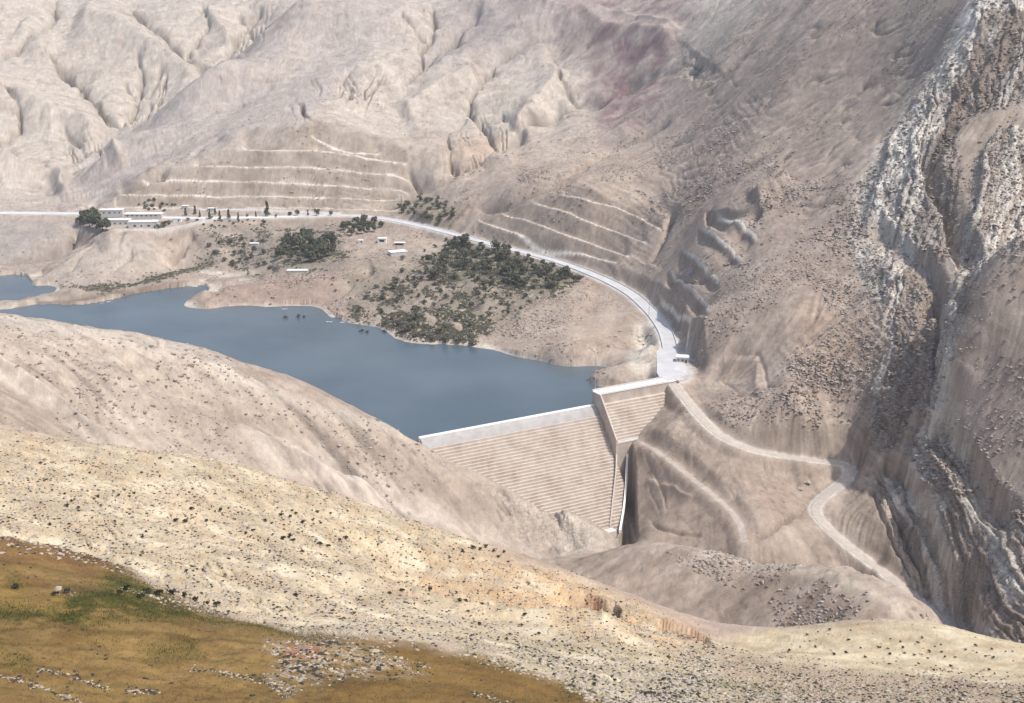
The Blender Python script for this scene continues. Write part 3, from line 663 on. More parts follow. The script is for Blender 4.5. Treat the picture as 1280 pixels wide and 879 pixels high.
# lake margin: drawdown band
band = ((ZF > -1) & (ZF < 1.6+n3*.8) & (RR > 650) & (PY > 330) & (PY < 480)).astype(np.float32)
col = mixc(col, (.52, .46, .39), box(box(band, 1, 0), 1, 1)*.7)
col = mixc(col, (.20, .17, .13), poly([(430,330),(560,310),(700,350),(720,372),(600,420),(520,430),(430,400)], 800, 1200, 10)*np.clip(.85+n2*1.6, 0, 1)*.85)
col = mixc(col, (.19, .165, .14), poly([(230,285),(420,280),(440,330),(400,345),(320,340),(240,300)], 850, 1250, 8)*np.clip(.85+n2*1.6, 0, 1)*.85)
mdn = fbm2((X*.9+Y*.4)/4, (Y*.9-X*.4), 9, 4, 351)
col = mixc(col, (.21, .155, .115), poly([(660,692),(900,690),(1000,705),(1170,780),(900,800),(800,745)], 400, 600, 8)*np.clip(mdn*2.4, 0, 1)*.7)
col = mixc(col, (.43, .36, .30), poly([(660,692),(900,690),(1000,705),(1170,780),(900,800),(800,745)], 400, 600, 8)*np.clip(-mdn*2.4-.1, 0, 1)*.6)
col = mixc(col, (.43, .36, .285), poly([(840,682),(900,686),(1000,702),(1100,738),(1180,780),(1160,782),(1080,748),(980,716),(880,700)], 400, 600, 3)*.7)
col = mixc(col, (.30, .26, .235), poly([(-100,266),(110,272),(75,300),(30,330),(-100,338)], 950, 1350, 7)*.8)
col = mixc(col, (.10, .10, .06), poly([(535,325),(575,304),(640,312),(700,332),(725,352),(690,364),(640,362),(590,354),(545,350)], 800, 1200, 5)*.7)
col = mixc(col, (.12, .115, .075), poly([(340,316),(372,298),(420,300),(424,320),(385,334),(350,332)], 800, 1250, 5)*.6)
col = mixc(col, (.15, .135, .095), poly([(480,262),(510,246),(545,246),(580,262),(565,282),(520,272)], 1000, 1350, 6)*.7)
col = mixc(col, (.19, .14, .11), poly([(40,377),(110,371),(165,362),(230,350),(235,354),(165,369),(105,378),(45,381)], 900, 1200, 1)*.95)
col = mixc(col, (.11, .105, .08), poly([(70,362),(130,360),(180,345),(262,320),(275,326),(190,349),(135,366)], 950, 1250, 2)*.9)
col = mixc(col, (.29, .21, .17), poly([(245,383),(290,358),(340,344),(420,344),(432,395),(340,382)], 900, 1150, 3)*.85)
col = mixc(col, (.40, .35, .30), poly([(30,355),(70,330),(130,296),(190,300),(200,320),(140,350),(80,362)], 950, 1250, 6)*.6)
col = mixc(col, (.60, .54, .45), poly([(795,415),(818,412),(822,445),(815,470),(790,470),(785,450)], 700, 950, 3)*.7)
col = mixc(col, (.27, .215, .17), RIS_SHADE*(.5+.3*np.clip(n2*2, -1, 1)))  # cut faces painted darker, as if shaded
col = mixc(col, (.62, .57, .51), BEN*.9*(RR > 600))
col = mixc(col, (.13, .105, .085), np.clip(GUL-.3, 0, 1)*(.55+.45*far)*(RR > 700))  # painted shade down in the gully creases
col = mixc(col, (.52, .485, .45), RDM*.85)
sl = fbm2((X*.55+Y*.84)/1.0, (X*.84-Y*.55)/9.0, 7, 3, 151)
dips = poly([(850,40),(1220,-20),(1215,40),(1060,230),(1040,330),(880,260),(780,180)], 750, 1900, 16)
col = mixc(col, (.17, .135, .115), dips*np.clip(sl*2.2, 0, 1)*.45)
gl = fbm2(X, Y, 3.4, 2, 301); gm = fbm2(X, Y, 13, 3, 311)
spk = np.clip(fbm2(X, Y, 5.0*1, 2, 321)*3.2-.75, 0, 1)*(RR > 420)*(1-RDM)
col = mixc(col, (.17, .13, .105), spk*np.clip(.25+n2*1.2, 0, .8))
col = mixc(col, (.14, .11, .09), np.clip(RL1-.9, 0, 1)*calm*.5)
col *= (1+(RR > 330)*(-.075*np.clip(RL2, -2, 2)-.07*np.clip(RL1, -2, 2))*np.clip(calm*1.4, .15, 1)+.20*bedm*np.clip(bed*1.6, -1, 1)+.13*np.clip(gl*1.6, -1, 1)+.13*np.clip(gm*1.6, -1, 1))[..., None]
col *= (1+.10*np.clip(n3, -1, 1)+.05*rng.standard_normal(X.shape).astype(np.float32))[..., None]
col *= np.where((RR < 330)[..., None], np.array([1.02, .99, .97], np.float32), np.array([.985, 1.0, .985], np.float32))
col = np.clip(col, .01, .85)
STONE = np.clip(pale*(.75+nf*.8)+knob*.12+br*.7+stp+.25*DEB*(RR < 700), 0, 1)*(1-fld*(1-stp))

# ------------------------------------------------------------------ mesh helpers
def link(name, me, mat=None, parent=None):
    o = bpy.data.objects.new(name, me); COL.objects.link(o)
    if mat: me.materials.append(mat)
    if parent: o.parent = parent
    return o
def np_mesh(name, V, Fc, smooth=False):
    """V (n,3), Fc (m,k) -> mesh, fast"""
    me = bpy.data.meshes.new(name); V = np.ascontiguousarray(V, np.float32); Fc = np.ascontiguousarray(Fc, np.int32); m, k = Fc.shape
    me.vertices.add(len(V)); me.vertices.foreach_set('co', V.ravel())
    me.loops.add(m*k); me.loops.foreach_set('vertex_index', Fc.ravel())
    me.polygons.add(m); me.polygons.foreach_set('loop_start', np.arange(0, m*k, k, dtype=np.int32))
    if smooth: me.polygons.foreach_set('use_smooth', np.ones(m, bool))
    me.update(calc_edges=True); return me
class MB:
    """collects boxes, prisms and tubes into one mesh"""
    def __init__(s): s.v = []; s.f = []
    def add(s, vs, fs):
        k = len(s.v); s.v += [tuple(map(float, v)) for v in vs]; s.f += [tuple(i+k for i in f) for f in fs]; return s
    def box(s, c, size, rz=0.0, tilt=0.0):
        cx, cy, cz = c; a, b, h = size[0]/2, size[1]/2, size[2]/2; co, si = math.cos(rz), math.sin(rz); vs = []
        for z in (-h, h):
            for x, y in ((-a, -b), (a, -b), (a, b), (-a, b)):
                vs.append((cx+x*co-y*si, cy+x*si+y*co, cz+z+y*tilt))
        return s.add(vs, [(3, 2, 1, 0), (4, 5, 6, 7), (0, 1, 5, 4), (1, 2, 6, 5), (2, 3, 7, 6), (3, 0, 4, 7)])
    def tube(s, pts, rads, k=8):
        pts = [Vector(p) for p in pts]; vs = []; fs = []
        for i, p in enumerate(pts):
            d = (pts[min(i+1, len(pts)-1)]-pts[max(i-1, 0)]).normalized(); u = d.orthogonal().normalized()
            if i: u = (pu-d*pu.dot(d)).normalized()
            pu = u; w = d.cross(u)
            for j in range(k):
                an = 2*math.pi*j/k; vs.append(p+(u*math.cos(an)+w*math.sin(an))*rads[i])
        for i in range(len(pts)-1):
            for j in range(k):
                fs.append((i*k+j, i*k+(j+1) % k, (i+1)*k+(j+1) % k, (i+1)*k+j))
        fs.append(tuple(range(k))[::-1]); fs.append(tuple(range((len(pts)-1)*k, len(pts)*k)))
        return s.add(vs, fs)
    def build(s, name, mat, parent=None, smooth=False, bevel=0):
        me = bpy.data.meshes.new(name); me.from_pydata(s.v, [], s.f); me.update()
        if smooth: me.polygons.foreach_set('use_smooth', np.ones(len(me.polygons), bool))
        o = link(name, me, mat, parent)
        if bevel:
            b = o.modifiers.new('bevel', 'BEVEL'); b.width = bevel; b.segments = 2
        return o
def tag(o, label=None, cat=None, group=None, kind=None):
    if label: o['label'] = label
    if cat: o['category'] = cat
    if group: o['group'] = group
    if kind: o['kind'] = kind
    return o
def empty(name, loc, rz=0.0):
    o = bpy.data.objects.new(name, None); COL.objects.link(o); o.location = [float(v) for v in loc]; o.rotation_euler.z = rz; o.empty_display_size = .5; return o
def copy_tree(o, parent=None):
    c = o.copy(); COL.objects.link(c)
    if parent: c.parent = parent
    for ch in [k for k in COL.objects if k.parent == o]: copy_tree(ch, c)
    return c

# ------------------------------------------------------------------ materials
def mat(name):
    m = bpy.data.materials.new(name); m.use_nodes = True; nt = m.node_tree
    return m, nt, nt.nodes['Principled BSDF']
def nd(nt, t, **kw):
    x = nt.nodes.new(t)
    for k, v in kw.items():
        if k in x.inputs: x.inputs[k].default_value = v
        else: setattr(x, k, v)
    return x
def simple(name, c, rough=.85, var=.25, scale=.6, bump=.2, c2=None, coords='Object'):
    m, nt, b = mat(name); tc = nd(nt, 'ShaderNodeTexCoord'); no = nd(nt, 'ShaderNodeTexNoise', Scale=scale, Detail=6.0, Roughness=.6)
    nt.links.new(tc.outputs[coords], no.inputs['Vector'])
    rp = nd(nt, 'ShaderNodeValToRGB'); c2 = c2 or tuple(v*(1-var) for v in c)
    rp.color_ramp.elements[0].position = .35; rp.color_ramp.elements[1].position = .65
    rp.color_ramp.elements[0].color = (*c2, 1); rp.color_ramp.elements[1].color = (*c, 1)
    nt.links.new(no.outputs['Fac'], rp.inputs['Fac']); nt.links.new(rp.outputs['Color'], b.inputs['Base Color'])
    b.inputs['Roughness'].default_value = rough
    if bump:
        bp = nd(nt, 'ShaderNodeBump', Strength=bump, Distance=.1); nt.links.new(no.outputs['Fac'], bp.inputs['Height']); nt.links.new(bp.outputs['Normal'], b.inputs['Normal'])
    return m
def ground_mat():
    m, nt, b = mat('desert ground'); L = nt.links.new
    ca_ = nd(nt, 'ShaderNodeAttribute', attribute_name='albedo'); ck = nd(nt, 'ShaderNodeAttribute', attribute_name='zones')
    sp = nd(nt, 'ShaderNodeSeparateColor'); L(ck.outputs['Color'], sp.inputs['Color'])
    ge = nd(nt, 'ShaderNodeNewGeometry'); pos = ge.outputs['Position']
    def mul(a, k):
        x = nd(nt, 'ShaderNodeMath', operation='MULTIPLY')
        for i, v in enumerate((a, k)):
            if isinstance(v, (int, float)): x.inputs[i].default_value = v
            else: L(v, x.inputs[i])
        return x.outputs[0]
    def add(a, c):
        x = nd(nt, 'ShaderNodeMath', operation='ADD')
        for i, v in enumerate((a, c)):
            if isinstance(v, (int, float)): x.inputs[i].default_value = v
            else: L(v, x.inputs[i])
        return x.outputs[0]
    def mr(v, a, c, d, e):
        x = nd(nt, 'ShaderNodeMapRange'); L(v, x.inputs[0])
        for i, q in enumerate((a, c, d, e)): x.inputs[i+1].default_value = q
        return x.outputs[0]
    big = nd(nt, 'ShaderNodeTexNoise', Scale=.07, Detail=9.0, Roughness=.6); L(pos, big.inputs['Vector'])
    fine = nd(nt, 'ShaderNodeTexNoise', Scale=1.3, Detail=6.0, Roughness=.7); L(pos, fine.inputs['Vector'])
    # cracks of the bedded rock
    mp = nd(nt, 'ShaderNodeMapping'); mp.inputs['Scale'].default_value = (.16, .16, .5); mp.inputs['Rotation'].default_value = (.25, -.35, .5); L(pos, mp.inputs['Vector'])
    wr = nd(nt, 'ShaderNodeVectorMath', operation='ADD'); nv = nd(nt, 'ShaderNodeTexNoise', Scale=.2, Detail=3.0); L(pos, nv.inputs['Vector'])
    L(mp.outputs[0], wr.inputs[0]); L(nv.outputs['Color'], wr.inputs[1])
    vo = nd(nt, 'ShaderNodeTexVoronoi', feature='DISTANCE_TO_EDGE', Scale=1.7); L(wr.outputs[0], vo.inputs['Vector'])
    crack = mr(vo.outputs['Distance'], 0.0, .10, 1.0, 0.0)
    crackm = mul(crack, sp.outputs[0])
    # stones: small pale/dark cells
    vs = nd(nt, 'ShaderNodeTexVoronoi', feature='F1', Scale=1.5); L(pos, vs.inputs['Vector'])
    sv = nd(nt, 'ShaderNodeSeparateColor'); L(vs.outputs['Color'], sv.inputs['Color'])
    on = mul(mr(vs.outputs['Distance'], .28, .42, 1.0, 0.0), mul(mr(sv.outputs[0], .45, .55, 0.0, 1.0), sp.outputs[1]))
    vd = nd(nt, 'ShaderNodeTexVoronoi', feature='F1', Scale=.42); L(pos, vd.inputs['Vector'])
    sd = nd(nt, 'ShaderNodeSeparateColor'); L(vd.outputs['Color'], sd.inputs['Color'])
    deb = mul(mr(vd.outputs['Distance'], .22, .42, 1.0, 0.0), mul(mr(sd.outputs[0], .5, .6, 0.0, 1.0), sp.outputs[2]))
    # colour
    f1 = mr(big.outputs['Fac'], .3, .7, .86, 1.14); f2 = mr(fine.outputs['Fac'], .3, .7, .88, 1.12)
    f3 = add(1.0, mul(on, mr(sv.outputs[1], 0, 1, -.45, .5))); f4 = add(1.0, mul(deb, mr(sd.outputs[1], 0, 1, -.35, .4)))
    f5 = add(1.0, mul(crackm, -.3))
    tot = mul(mul(mul(f1, f2), mul(f3, f4)), f5)
    vm = nd(nt, 'ShaderNodeVectorMath', operation='SCALE'); L(ca_.outputs['Color'], vm.inputs[0]); L(tot, vm.inputs['Scale'])
    L(vm.outputs[0], b.inputs['Base Color']); b.inputs['Roughness'].default_value = .95; b.inputs['Specular IOR Level'].default_value = .15
    hgt = add(add(mul(big.outputs['Fac'], 1.6), mul(fine.outputs['Fac'], .35)), add(add(mul(on, .25), mul(deb, .8)), mul(crackm, -1.1)))
    bp = nd(nt, 'ShaderNodeBump', Strength=.5, Distance=1.0); L(hgt, bp.inputs['Height']); L(bp.outputs['Normal'], b.inputs['Normal'])
    return m
M = {}
M['ground'] = ground_mat()
M['concrete'] = simple('dam concrete', (.58, .515, .445), .9, .2, .25, .15, (.49, .42, .355))
def stain_and_riser_shade():
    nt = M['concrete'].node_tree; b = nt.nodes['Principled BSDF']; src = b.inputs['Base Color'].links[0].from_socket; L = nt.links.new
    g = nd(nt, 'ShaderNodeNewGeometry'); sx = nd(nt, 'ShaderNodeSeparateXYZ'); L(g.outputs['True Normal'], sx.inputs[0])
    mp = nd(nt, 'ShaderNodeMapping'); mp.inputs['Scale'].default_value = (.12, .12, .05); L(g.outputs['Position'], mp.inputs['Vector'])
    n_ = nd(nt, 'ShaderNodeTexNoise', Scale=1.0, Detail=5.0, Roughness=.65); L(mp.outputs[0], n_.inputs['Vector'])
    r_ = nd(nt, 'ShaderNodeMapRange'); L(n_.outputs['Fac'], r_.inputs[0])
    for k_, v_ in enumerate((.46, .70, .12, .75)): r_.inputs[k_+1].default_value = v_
    st_ = nd(nt, 'ShaderNodeMapRange'); L(sx.outputs['Z'], st_.inputs[0])  # upright faces mixed darker: riser shade painted over the stains
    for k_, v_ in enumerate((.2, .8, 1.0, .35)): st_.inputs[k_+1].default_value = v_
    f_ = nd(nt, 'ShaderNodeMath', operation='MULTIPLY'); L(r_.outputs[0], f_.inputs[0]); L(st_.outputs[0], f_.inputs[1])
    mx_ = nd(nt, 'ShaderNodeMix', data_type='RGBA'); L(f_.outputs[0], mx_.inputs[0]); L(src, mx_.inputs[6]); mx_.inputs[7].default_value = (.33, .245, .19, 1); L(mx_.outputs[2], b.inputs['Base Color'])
stain_and_riser_shade()
M['pale_concrete'] = simple('pale concrete', (.66, .63, .58), .8, .12, .3, .1)
M['grey_concrete'] = simple('grey concrete', (.42, .40, .38), .85, .2, .2, .1)
M['white'] = simple('white paint', (.80, .79, .77), .6, .08, .8, .05)
M['wall'] = simple('plaster wall', (.56, .53, .49), .85, .15, .7, .1)
M['glass'] = simple('dark window glass', (.03, .035, .04), .15, .3, 1, 0)
M['asphalt'] = simple('sun bleached road', (.54, .53, .52), .85, .16, .12, .1)
M['dirt'] = simple('packed dirt', (.50, .43, .36), .95, .22, .35, .3)
M['metal'] = simple('grey galvanised metal', (.42, .42, .42), .5, .15, 3, 0)
M['wood'] = simple('weathered wood pole', (.20, .16, .12), .9, .3, 4, .1)
M['bark'] = simple('bark', (.10, .075, .05), .95, .3, 3, .3)
M['leaf_dark'] = simple('dark leaves', (.118, .126, .074), .8, .45, 1.2, 0)
M['leaf_olive'] = simple('olive leaves', (.155, .15, .092), .8, .45, 1.2, 0)
M['leaf_grey'] = simple('grey green leaves', (.185, .175, .13), .85, .45, 1.2, 0)
M['scrub'] = simple('dry dark scrub', (.042, .042, .026), .9, .4, 2, 0)
M['grass'] = simple('green grass', (.055, .065, .014), .8, .4, .6, 0, (.09, .08, .02))
M['drygrass'] = simple('dry grass', (.19, .12, .04), .85, .4, .6, 0)
M['rock_pale'] = simple('pale limestone', (.45, .385, .285), .9, .35, 1.4, .5)
M['rock_brown'] = simple('brown stone', (.27, .20, .155), .9, .4, 1.4, .5)
M['rock_tan'] = simple('tan stone', (.42, .35, .295), .9, .35, .7, .5)
def water_mat():
    m, nt, b = mat('lake water'); L = nt.links.new
    tc = nd(nt, 'ShaderNodeNewGeometry'); mp = nd(nt, 'ShaderNodeMapping'); mp.inputs['Scale'].default_value = (.5, .9, 1); L(tc.outputs['Position'], mp.inputs['Vector'])
    n_ = nd(nt, 'ShaderNodeTexNoise', Scale=.55, Detail=5.0, Roughness=.6); L(mp.outputs[0], n_.inputs['Vector'])
    n2_ = nd(nt, 'ShaderNodeTexNoise', Scale=.012, Detail=3.0); L(tc.outputs['Position'], n2_.inputs['Vector'])
    rp = nd(nt, 'ShaderNodeValToRGB'); rp.color_ramp.elements[0].color = (.068, .094, .110, 1); rp.color_ramp.elements[1].color = (.094, .124, .142, 1)
    rp.color_ramp.elements[0].position = .35; rp.color_ramp.elements[1].position = .65
    L(n2_.outputs['Fac'], rp.inputs['Fac']); L(rp.outputs['Color'], b.inputs['Base Color'])
    b.inputs['Roughness'].default_value = .22; b.inputs['IOR'].default_value = 1.33
    bp = nd(nt, 'ShaderNodeBump', Strength=.35, Distance=.4); L(n_.outputs['Fac'], bp.inputs['Height']); L(bp.outputs['Normal'], b.inputs['Normal'])
    return m
M['water'] = water_mat()

# ------------------------------------------------------------------ ground sheet
V = np.stack([XM, YM, ZM], -1).reshape(-1, 3)
gi = np.arange(NC*NR).reshape(NC, NR)
Fq = np.stack([gi[:-1, :-1], gi[1:, :-1], gi[1:, 1:], gi[:-1, 1:]], -1).reshape(-1, 4)
me = np_mesh('ground', V, Fq, True)
def attr(me, name, arr):
    a = me.attributes.new(name, 'FLOAT_COLOR', 'POINT')
    a.data.foreach_set('color', np.concatenate([arr.reshape(-1, 3), np.ones((arr.size//3, 1))], 1).astype(np.float32).ravel())
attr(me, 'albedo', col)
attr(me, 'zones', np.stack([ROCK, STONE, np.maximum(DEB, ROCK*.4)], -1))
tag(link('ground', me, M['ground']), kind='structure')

# ------------------------------------------------------------------ water
def w2(t, s, z): return (DB[0]+ax[0]*t+dn[0]*s, DB[1]+ax[1]*t+dn[1]*s, z)
wp = [w2(-175, -3, 0), w2(70, -3, 0), (330, 1250, 0), (-900, 1500, 0), (-900, 700, 0), (-330, 640, 0)]
me = bpy.data.meshes.new('lake_water'); me.from_pydata([tuple(map(float, p)) for p in wp], [], [tuple(range(len(wp)))]); me.update()
tag(link('lake_water', me, M['water']), kind='structure')

# ------------------------------------------------------------------ roads
def ribbon(name, line, prof, m_, parent=None, smooth=True):
    """prof: list of (offset to the right, dz)"""
    d = np.gradient(line[:, :2], axis=0); d /= np.linalg.norm(d, axis=1)[:, None]; nr = np.stack([d[:, 1], -d[:, 0]], 1)
    k = len(prof); V = np.empty((len(line), k, 3))
    for j, (o, dz) in enumerate(prof):
        V[:, j, :2] = line[:, :2]+nr*o; V[:, j, 2] = line[:, 2]+dz
    g = np.arange(len(line)*k).reshape(len(line), k)
    Fc = np.stack([g[:-1, :-1], g[:-1, 1:], g[1:, 1:], g[1:, :-1]], -1).reshape(-1, 4)
    return link(name, np_mesh(name, V.reshape(-1, 3), Fc, smooth), m_, parent)
tag(ribbon('road', ROAD, [(-4.6, -.6), (-4.6, .12), (-4.2, .14), (0, .2), (4.2, .14), (4.6, .12), (4.6, -.6)], M['asphalt'], smooth=False), kind='structure')
tag(ribbon('layby_road', SIDE, [(-2.6, -.6), (-2.6, .12), (2.6, .12), (2.6, -.6)], M['asphalt'], smooth=False), kind='structure')
tag(ribbon('dirt_track', TRACK, [(-3.0, -.4), (-2.6, .10), (-1.6, .10), (-1.1, .0), (-.6, .12), (.6, .14), (1.1, .0), (1.6, .1), (2.6, .10), (3.0, -.4)], M['dirt']), kind='structure')
cq = [at_z(*p, 10.74) for p in [(821,438),(828,433),(838,430),(846,432),(848,441),(849,450),(856,455),(861,461),(857,464),(860,468),(853,471),(849,476),(842,474),(835,475),(824,471),(821,466)]]
mb = MB(); k_ = len(cq); mb.add(cq+[q_-np.array([0, 0, 1.2]) for q_ in cq], [tuple(range(k_))]+[(i, k_+i, k_+(i+1) % k_, (i+1) % k_) for i in range(k_)])
tag(mb.build('forecourt', M['asphalt']), kind='structure')
# low roadside walls
wl = [(4.75, -.5), (4.75, .85), (5.1, .85), (5.1, -.5)]
k0, k1 = 0, len(ROAD)
iA = int(np.argmin(np.hypot(ROAD[:, 0]-at_z(440, 270, 30)[0], ROAD[:, 1]-at_z(440, 270, 30)[1])))
iB = int(np.argmin(np.hypot(ROAD[:, 0]-at_z(835, 440, 10.6)[0], ROAD[:, 1]-at_z(835, 440, 10.6)[1])))
tag(ribbon('parapet_wall', ROAD[iA:iB], wl, M['white'], smooth=False), 'low white parapet wall along the lake side of the curving road', 'wall')
tag(ribbon('parapet_wall', ROAD[iA+4:iB], [(-o, z) for o, z in wl[::-1]], M['pale_concrete'], smooth=False), 'low pale concrete wall along the hill side of the curving road', 'wall')
tag(ribbon('parapet_wall', ROAD[4:iA-8], wl, M['white'], smooth=False), 'long low white wall edging the far straight road left of the bend', 'wall')

# ------------------------------------------------------------------ the dam
dam = tag(empty('stepped_dam', w2(0, 0, 3)), 'stepped concrete dam holding back the blue lake', 'dam')
def prism(name, prof, t0, t1, m_, parent, bevel=0, tf=None):
    """a cross-section (s, z) swept along the dam axis from t0 to t1, in the dam's own frame"""
    mb = MB(); k = len(prof); vs = []
    o0 = Vector(w2(0, 0, 3))
    for t in (t0, t1):
        for s, z in prof: vs.append(Vector(w2(float(tf(s)) if tf and t == t1 else t, s, z))-o0)
    fs = [(i, (i+1) % k, k+(i+1) % k, k+i) for i in range(k)]
    fs += [tuple(range(k))[::-1], tuple(range(k, 2*k))]
    mb.add(vs, fs); return mb.build(name, m_, parent, bevel=bevel)
RISE = 1.55; RUN = 1.24
def stairs(s0, z0, zb):
    p = []; s, z = s0, z0
    while z > zb:
        p += [(s, z), (s+RUN, z)]; s += RUN; z -= RISE
    p.append((s, z)); return p
TL, TR = -118, 0.0
prism('crest_sill', [(-3, -20), (-3, 2.7), (-1.7, 2.7), (-1.2, 2.3), (-1.2, -20)], TL, TR, M['white'], dam)
og = [(-1.19, 2.2), (.2, 1.8), (1.6, .9), (3.0, -.7), (4.2, -2.3)]
prism('ogee_spillway', og+[(4.2, -25), (-1.19, -25)], TL, TR, M['grey_concrete'], dam)
st = stairs(4.21, -2.5, -57)
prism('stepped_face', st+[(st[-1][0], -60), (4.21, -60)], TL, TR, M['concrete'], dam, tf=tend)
# right, higher part: steps down to a platform, then a sheer wall over the outlet channel
sr = [q_ for q_ in stairs(3.0+RUN, 4.0, -15)[1:]]
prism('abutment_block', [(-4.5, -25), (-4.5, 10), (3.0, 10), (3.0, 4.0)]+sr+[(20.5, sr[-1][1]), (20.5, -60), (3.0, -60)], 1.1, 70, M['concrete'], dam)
zt = sr[-1][1]
prism('deck_slab', [(-4.9, 10.01), (-4.9, 10.5), (3.3, 10.5), (3.3, 10.01)], .2, 58, M['white'], dam)
prism('deck_parapet', [(-4.9, 10.51), (-4.9, 11.5), (-4.5, 11.5), (-4.5, 10.51)], .2, 52, M['wall'], dam)
prism('deck_parapet', [(2.9, 10.51), (2.9, 11.1), (3.3, 11.1), (3.3, 10.51)], .2, 52, M['white'], dam)
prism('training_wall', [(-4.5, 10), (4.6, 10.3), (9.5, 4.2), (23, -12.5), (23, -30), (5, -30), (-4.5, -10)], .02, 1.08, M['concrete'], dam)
prism('platform_coping', [(19.6, zt+.02), (19.6, zt+1.1), (20.8, zt+1.1), (20.8, zt+.02)], 1.4, 18, M['white'], dam)
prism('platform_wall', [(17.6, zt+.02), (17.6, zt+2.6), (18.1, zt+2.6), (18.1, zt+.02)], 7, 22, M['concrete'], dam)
o0 = np.array(w2(0, 0, 3))
def swept(name, pts, wide, deep, m_):
    mb = MB(); cl = spline(pts, 1.5)-o0; n_ = len(cl)
    for i in range(n_-1):
        a, b = cl[i], cl[i+1]; p = np.array([ax[0], ax[1], 0])*wide/2; q = np.array([0, 0, -deep])
        mb.add([a-p, a+p, a+p+q, a-p+q, b-p, b+p, b+p+q, b-p+q], [(0, 1, 5, 4), (1, 2, 6, 5), (2, 3, 7, 6), (3, 0, 4, 7)]+([(3, 2, 1, 0)] if i == 0 else [])+([(4, 5, 6, 7)] if i == n_-2 else []))
    return mb.build(name, m_, dam)
# side wall of the spillway turns in towards the river bed
def fz(s_): return -2.5-(s_-4.21)*RISE/RUN
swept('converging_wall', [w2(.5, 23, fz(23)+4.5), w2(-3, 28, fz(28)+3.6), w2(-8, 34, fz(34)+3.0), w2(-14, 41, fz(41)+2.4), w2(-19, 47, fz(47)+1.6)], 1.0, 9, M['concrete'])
tag(swept('outlet_pipe', [w2(9.5, 21.5, -23.5), w2(6, 26, -30.5), w2(1, 33, -38.5), w2(-6, 41.5, -47.5), w2(-15.5, 52, -56)], 1.5, 2.2, M['white']), 'thin white outlet pipe running down beside the steps')
mb = MB(); c = Vector(w2(-25, 53, -56))-Vector(o0); mb.box(c, (10, 5, 4.0), math.atan2(ax[1], ax[0])); mb.build('stilling_block', M['pale_concrete'], dam)

# ------------------------------------------------------------------ buildings
def house(name, px, py, z, size, rz, label, wins=(), roofm='white', wallm='wall', door=None, over=.35, tank=False, par=True, z0=None):
    q = at_z(px, py, z) if z is not None else pick(px, py, 400)
    o = tag(empty(name, q, rz), label, 'building'); w, d, h = size
    m_ = MB().box((0, 0, h/2-.8), (w, d, h+1.6)); m_.build('wall', M[wallm], o)
    rf = MB().box((0, 0, h+.18), (w+over*2, d+over*2, .34)).build('roof', M[roofm], o)
    if par:
        [MB().box((0, sg_*(d/2+over-.1), h+.45), (w+over*2, .2, .2)).build('roof_kerb', M[roofm], rf) for sg_ in (-1, 1)]
    for fx, fz, ww, hh in wins:
        wn = MB().box((fx*w/2, -d/2-.02, fz), (ww+.2, .12, hh+.2)).build('window', M['wall'], o)
        MB().box((fx*w/2, -d/2-.07, fz), (ww, .06, hh)).build('pane', M['glass'], wn)
    if door:
        MB().box((door*w/2, -d/2-.03, 1.05), (1.1, .12, 2.1)).build('door', M['glass'], o)
    if tank:
        MB().tube([(w*.3, 0, h+.36), (w*.3, 0, h+1.6)], [.55, .55], 12).build('water_tank', M['white'], rf)
    return o
# gatehouse by the dam
house('gatehouse', 853, 452, 10.3, (8.0, 6.0, 3.4), R(-10), 'small white flat roofed gatehouse beside the road at the dam', [(-.62, 1.9, .9, .9), (.05, 1.7, 1.2, 1.2)], 'white', 'wall', door=.62, tank=False)  # grey wall colour stands in for shade on the front
# lakeside compound at the left
house('house', 141, 281, 28.4, (34, 9, 5.0), R(2), 'long low house with white flat roof behind the dark trees', [(x_, 2.2, 1.5, 1.3) for x_ in (-.7, -.4, -.1, .2, .5, .8)], 'white', 'wall')
house('house', 180, 284, 28.4, (27, 9, 5.6), R(4), 'pale house with three dark windows at the end of the compound', [(-.55, 2.2, 2.6, 1.6), (-.1, 2.2, 1.6, 1.5), (.4, 2.2, 2.6, 1.6)], 'white', 'wall', door=.8, tank=True)
house('house', 180, 273, 30.4, (36, 9, 4.6), R(2), 'broad white roofed house at the back of the compound', [(x_, 3.4, 1.5, 1.1) for x_ in (-.8, -.55, -.3, -.05, .2, .45, .7)], 'white', 'wall')
house('house', 140, 269, 32.2, (22, 8, 5.4), R(4), 'small white roofed house uphill behind the compound', [(-.6, 3.0, 1.6, 1.2), (-.1, 3.0, 2.0, 1.2), (.35, 3.0, 1.4, 1.2), (.75, 3.0, 1.4, 1.2)], 'white', 'wall', tank=True)
house('shed', 222, 276.5, 29.6, (8, 4, 2.6), R(0), 'white shed at the right of the compound drive', [], 'white', 'white', door=.4)
# yard by the bend
house('kiosk', 478, 303.5, None, (8.0, 5, 4.2), R(-4), 'white boxy kiosk with grey panel in the yard below the road', [(0, 2.3, 4.6, 2.0)], 'white', 'white')
house('open_shed', 500, 306.5, None, (9.5, 4, 2.4), R(-4), 'low open shed with white roof right of the kiosk', [(-.1, 1.2, 7.0, 1.6)], 'white', 'wall', par=False)
house('shed', 497, 318, None, (15, 9, 2.8), R(24), 'broad white sheet roof shed on the yard edge', [], 'white', 'wall', par=False)
house('hut', 451, 303, None, (4.5, 3, 2.0), R(0), 'tiny white hut left of the kiosk', [], 'white', 'white', door=.3, par=False)
house('pump_house', 372, 341, None, (17, 5, 2.2), R(2), 'low white roofed pump house above the lake shore', [], 'white', 'wall', par=False)
house('hut', 318, 307, None, (8, 4, 2.2), R(0), 'small white hut among the bushes below the road', [], 'white', 'wall', par=False)
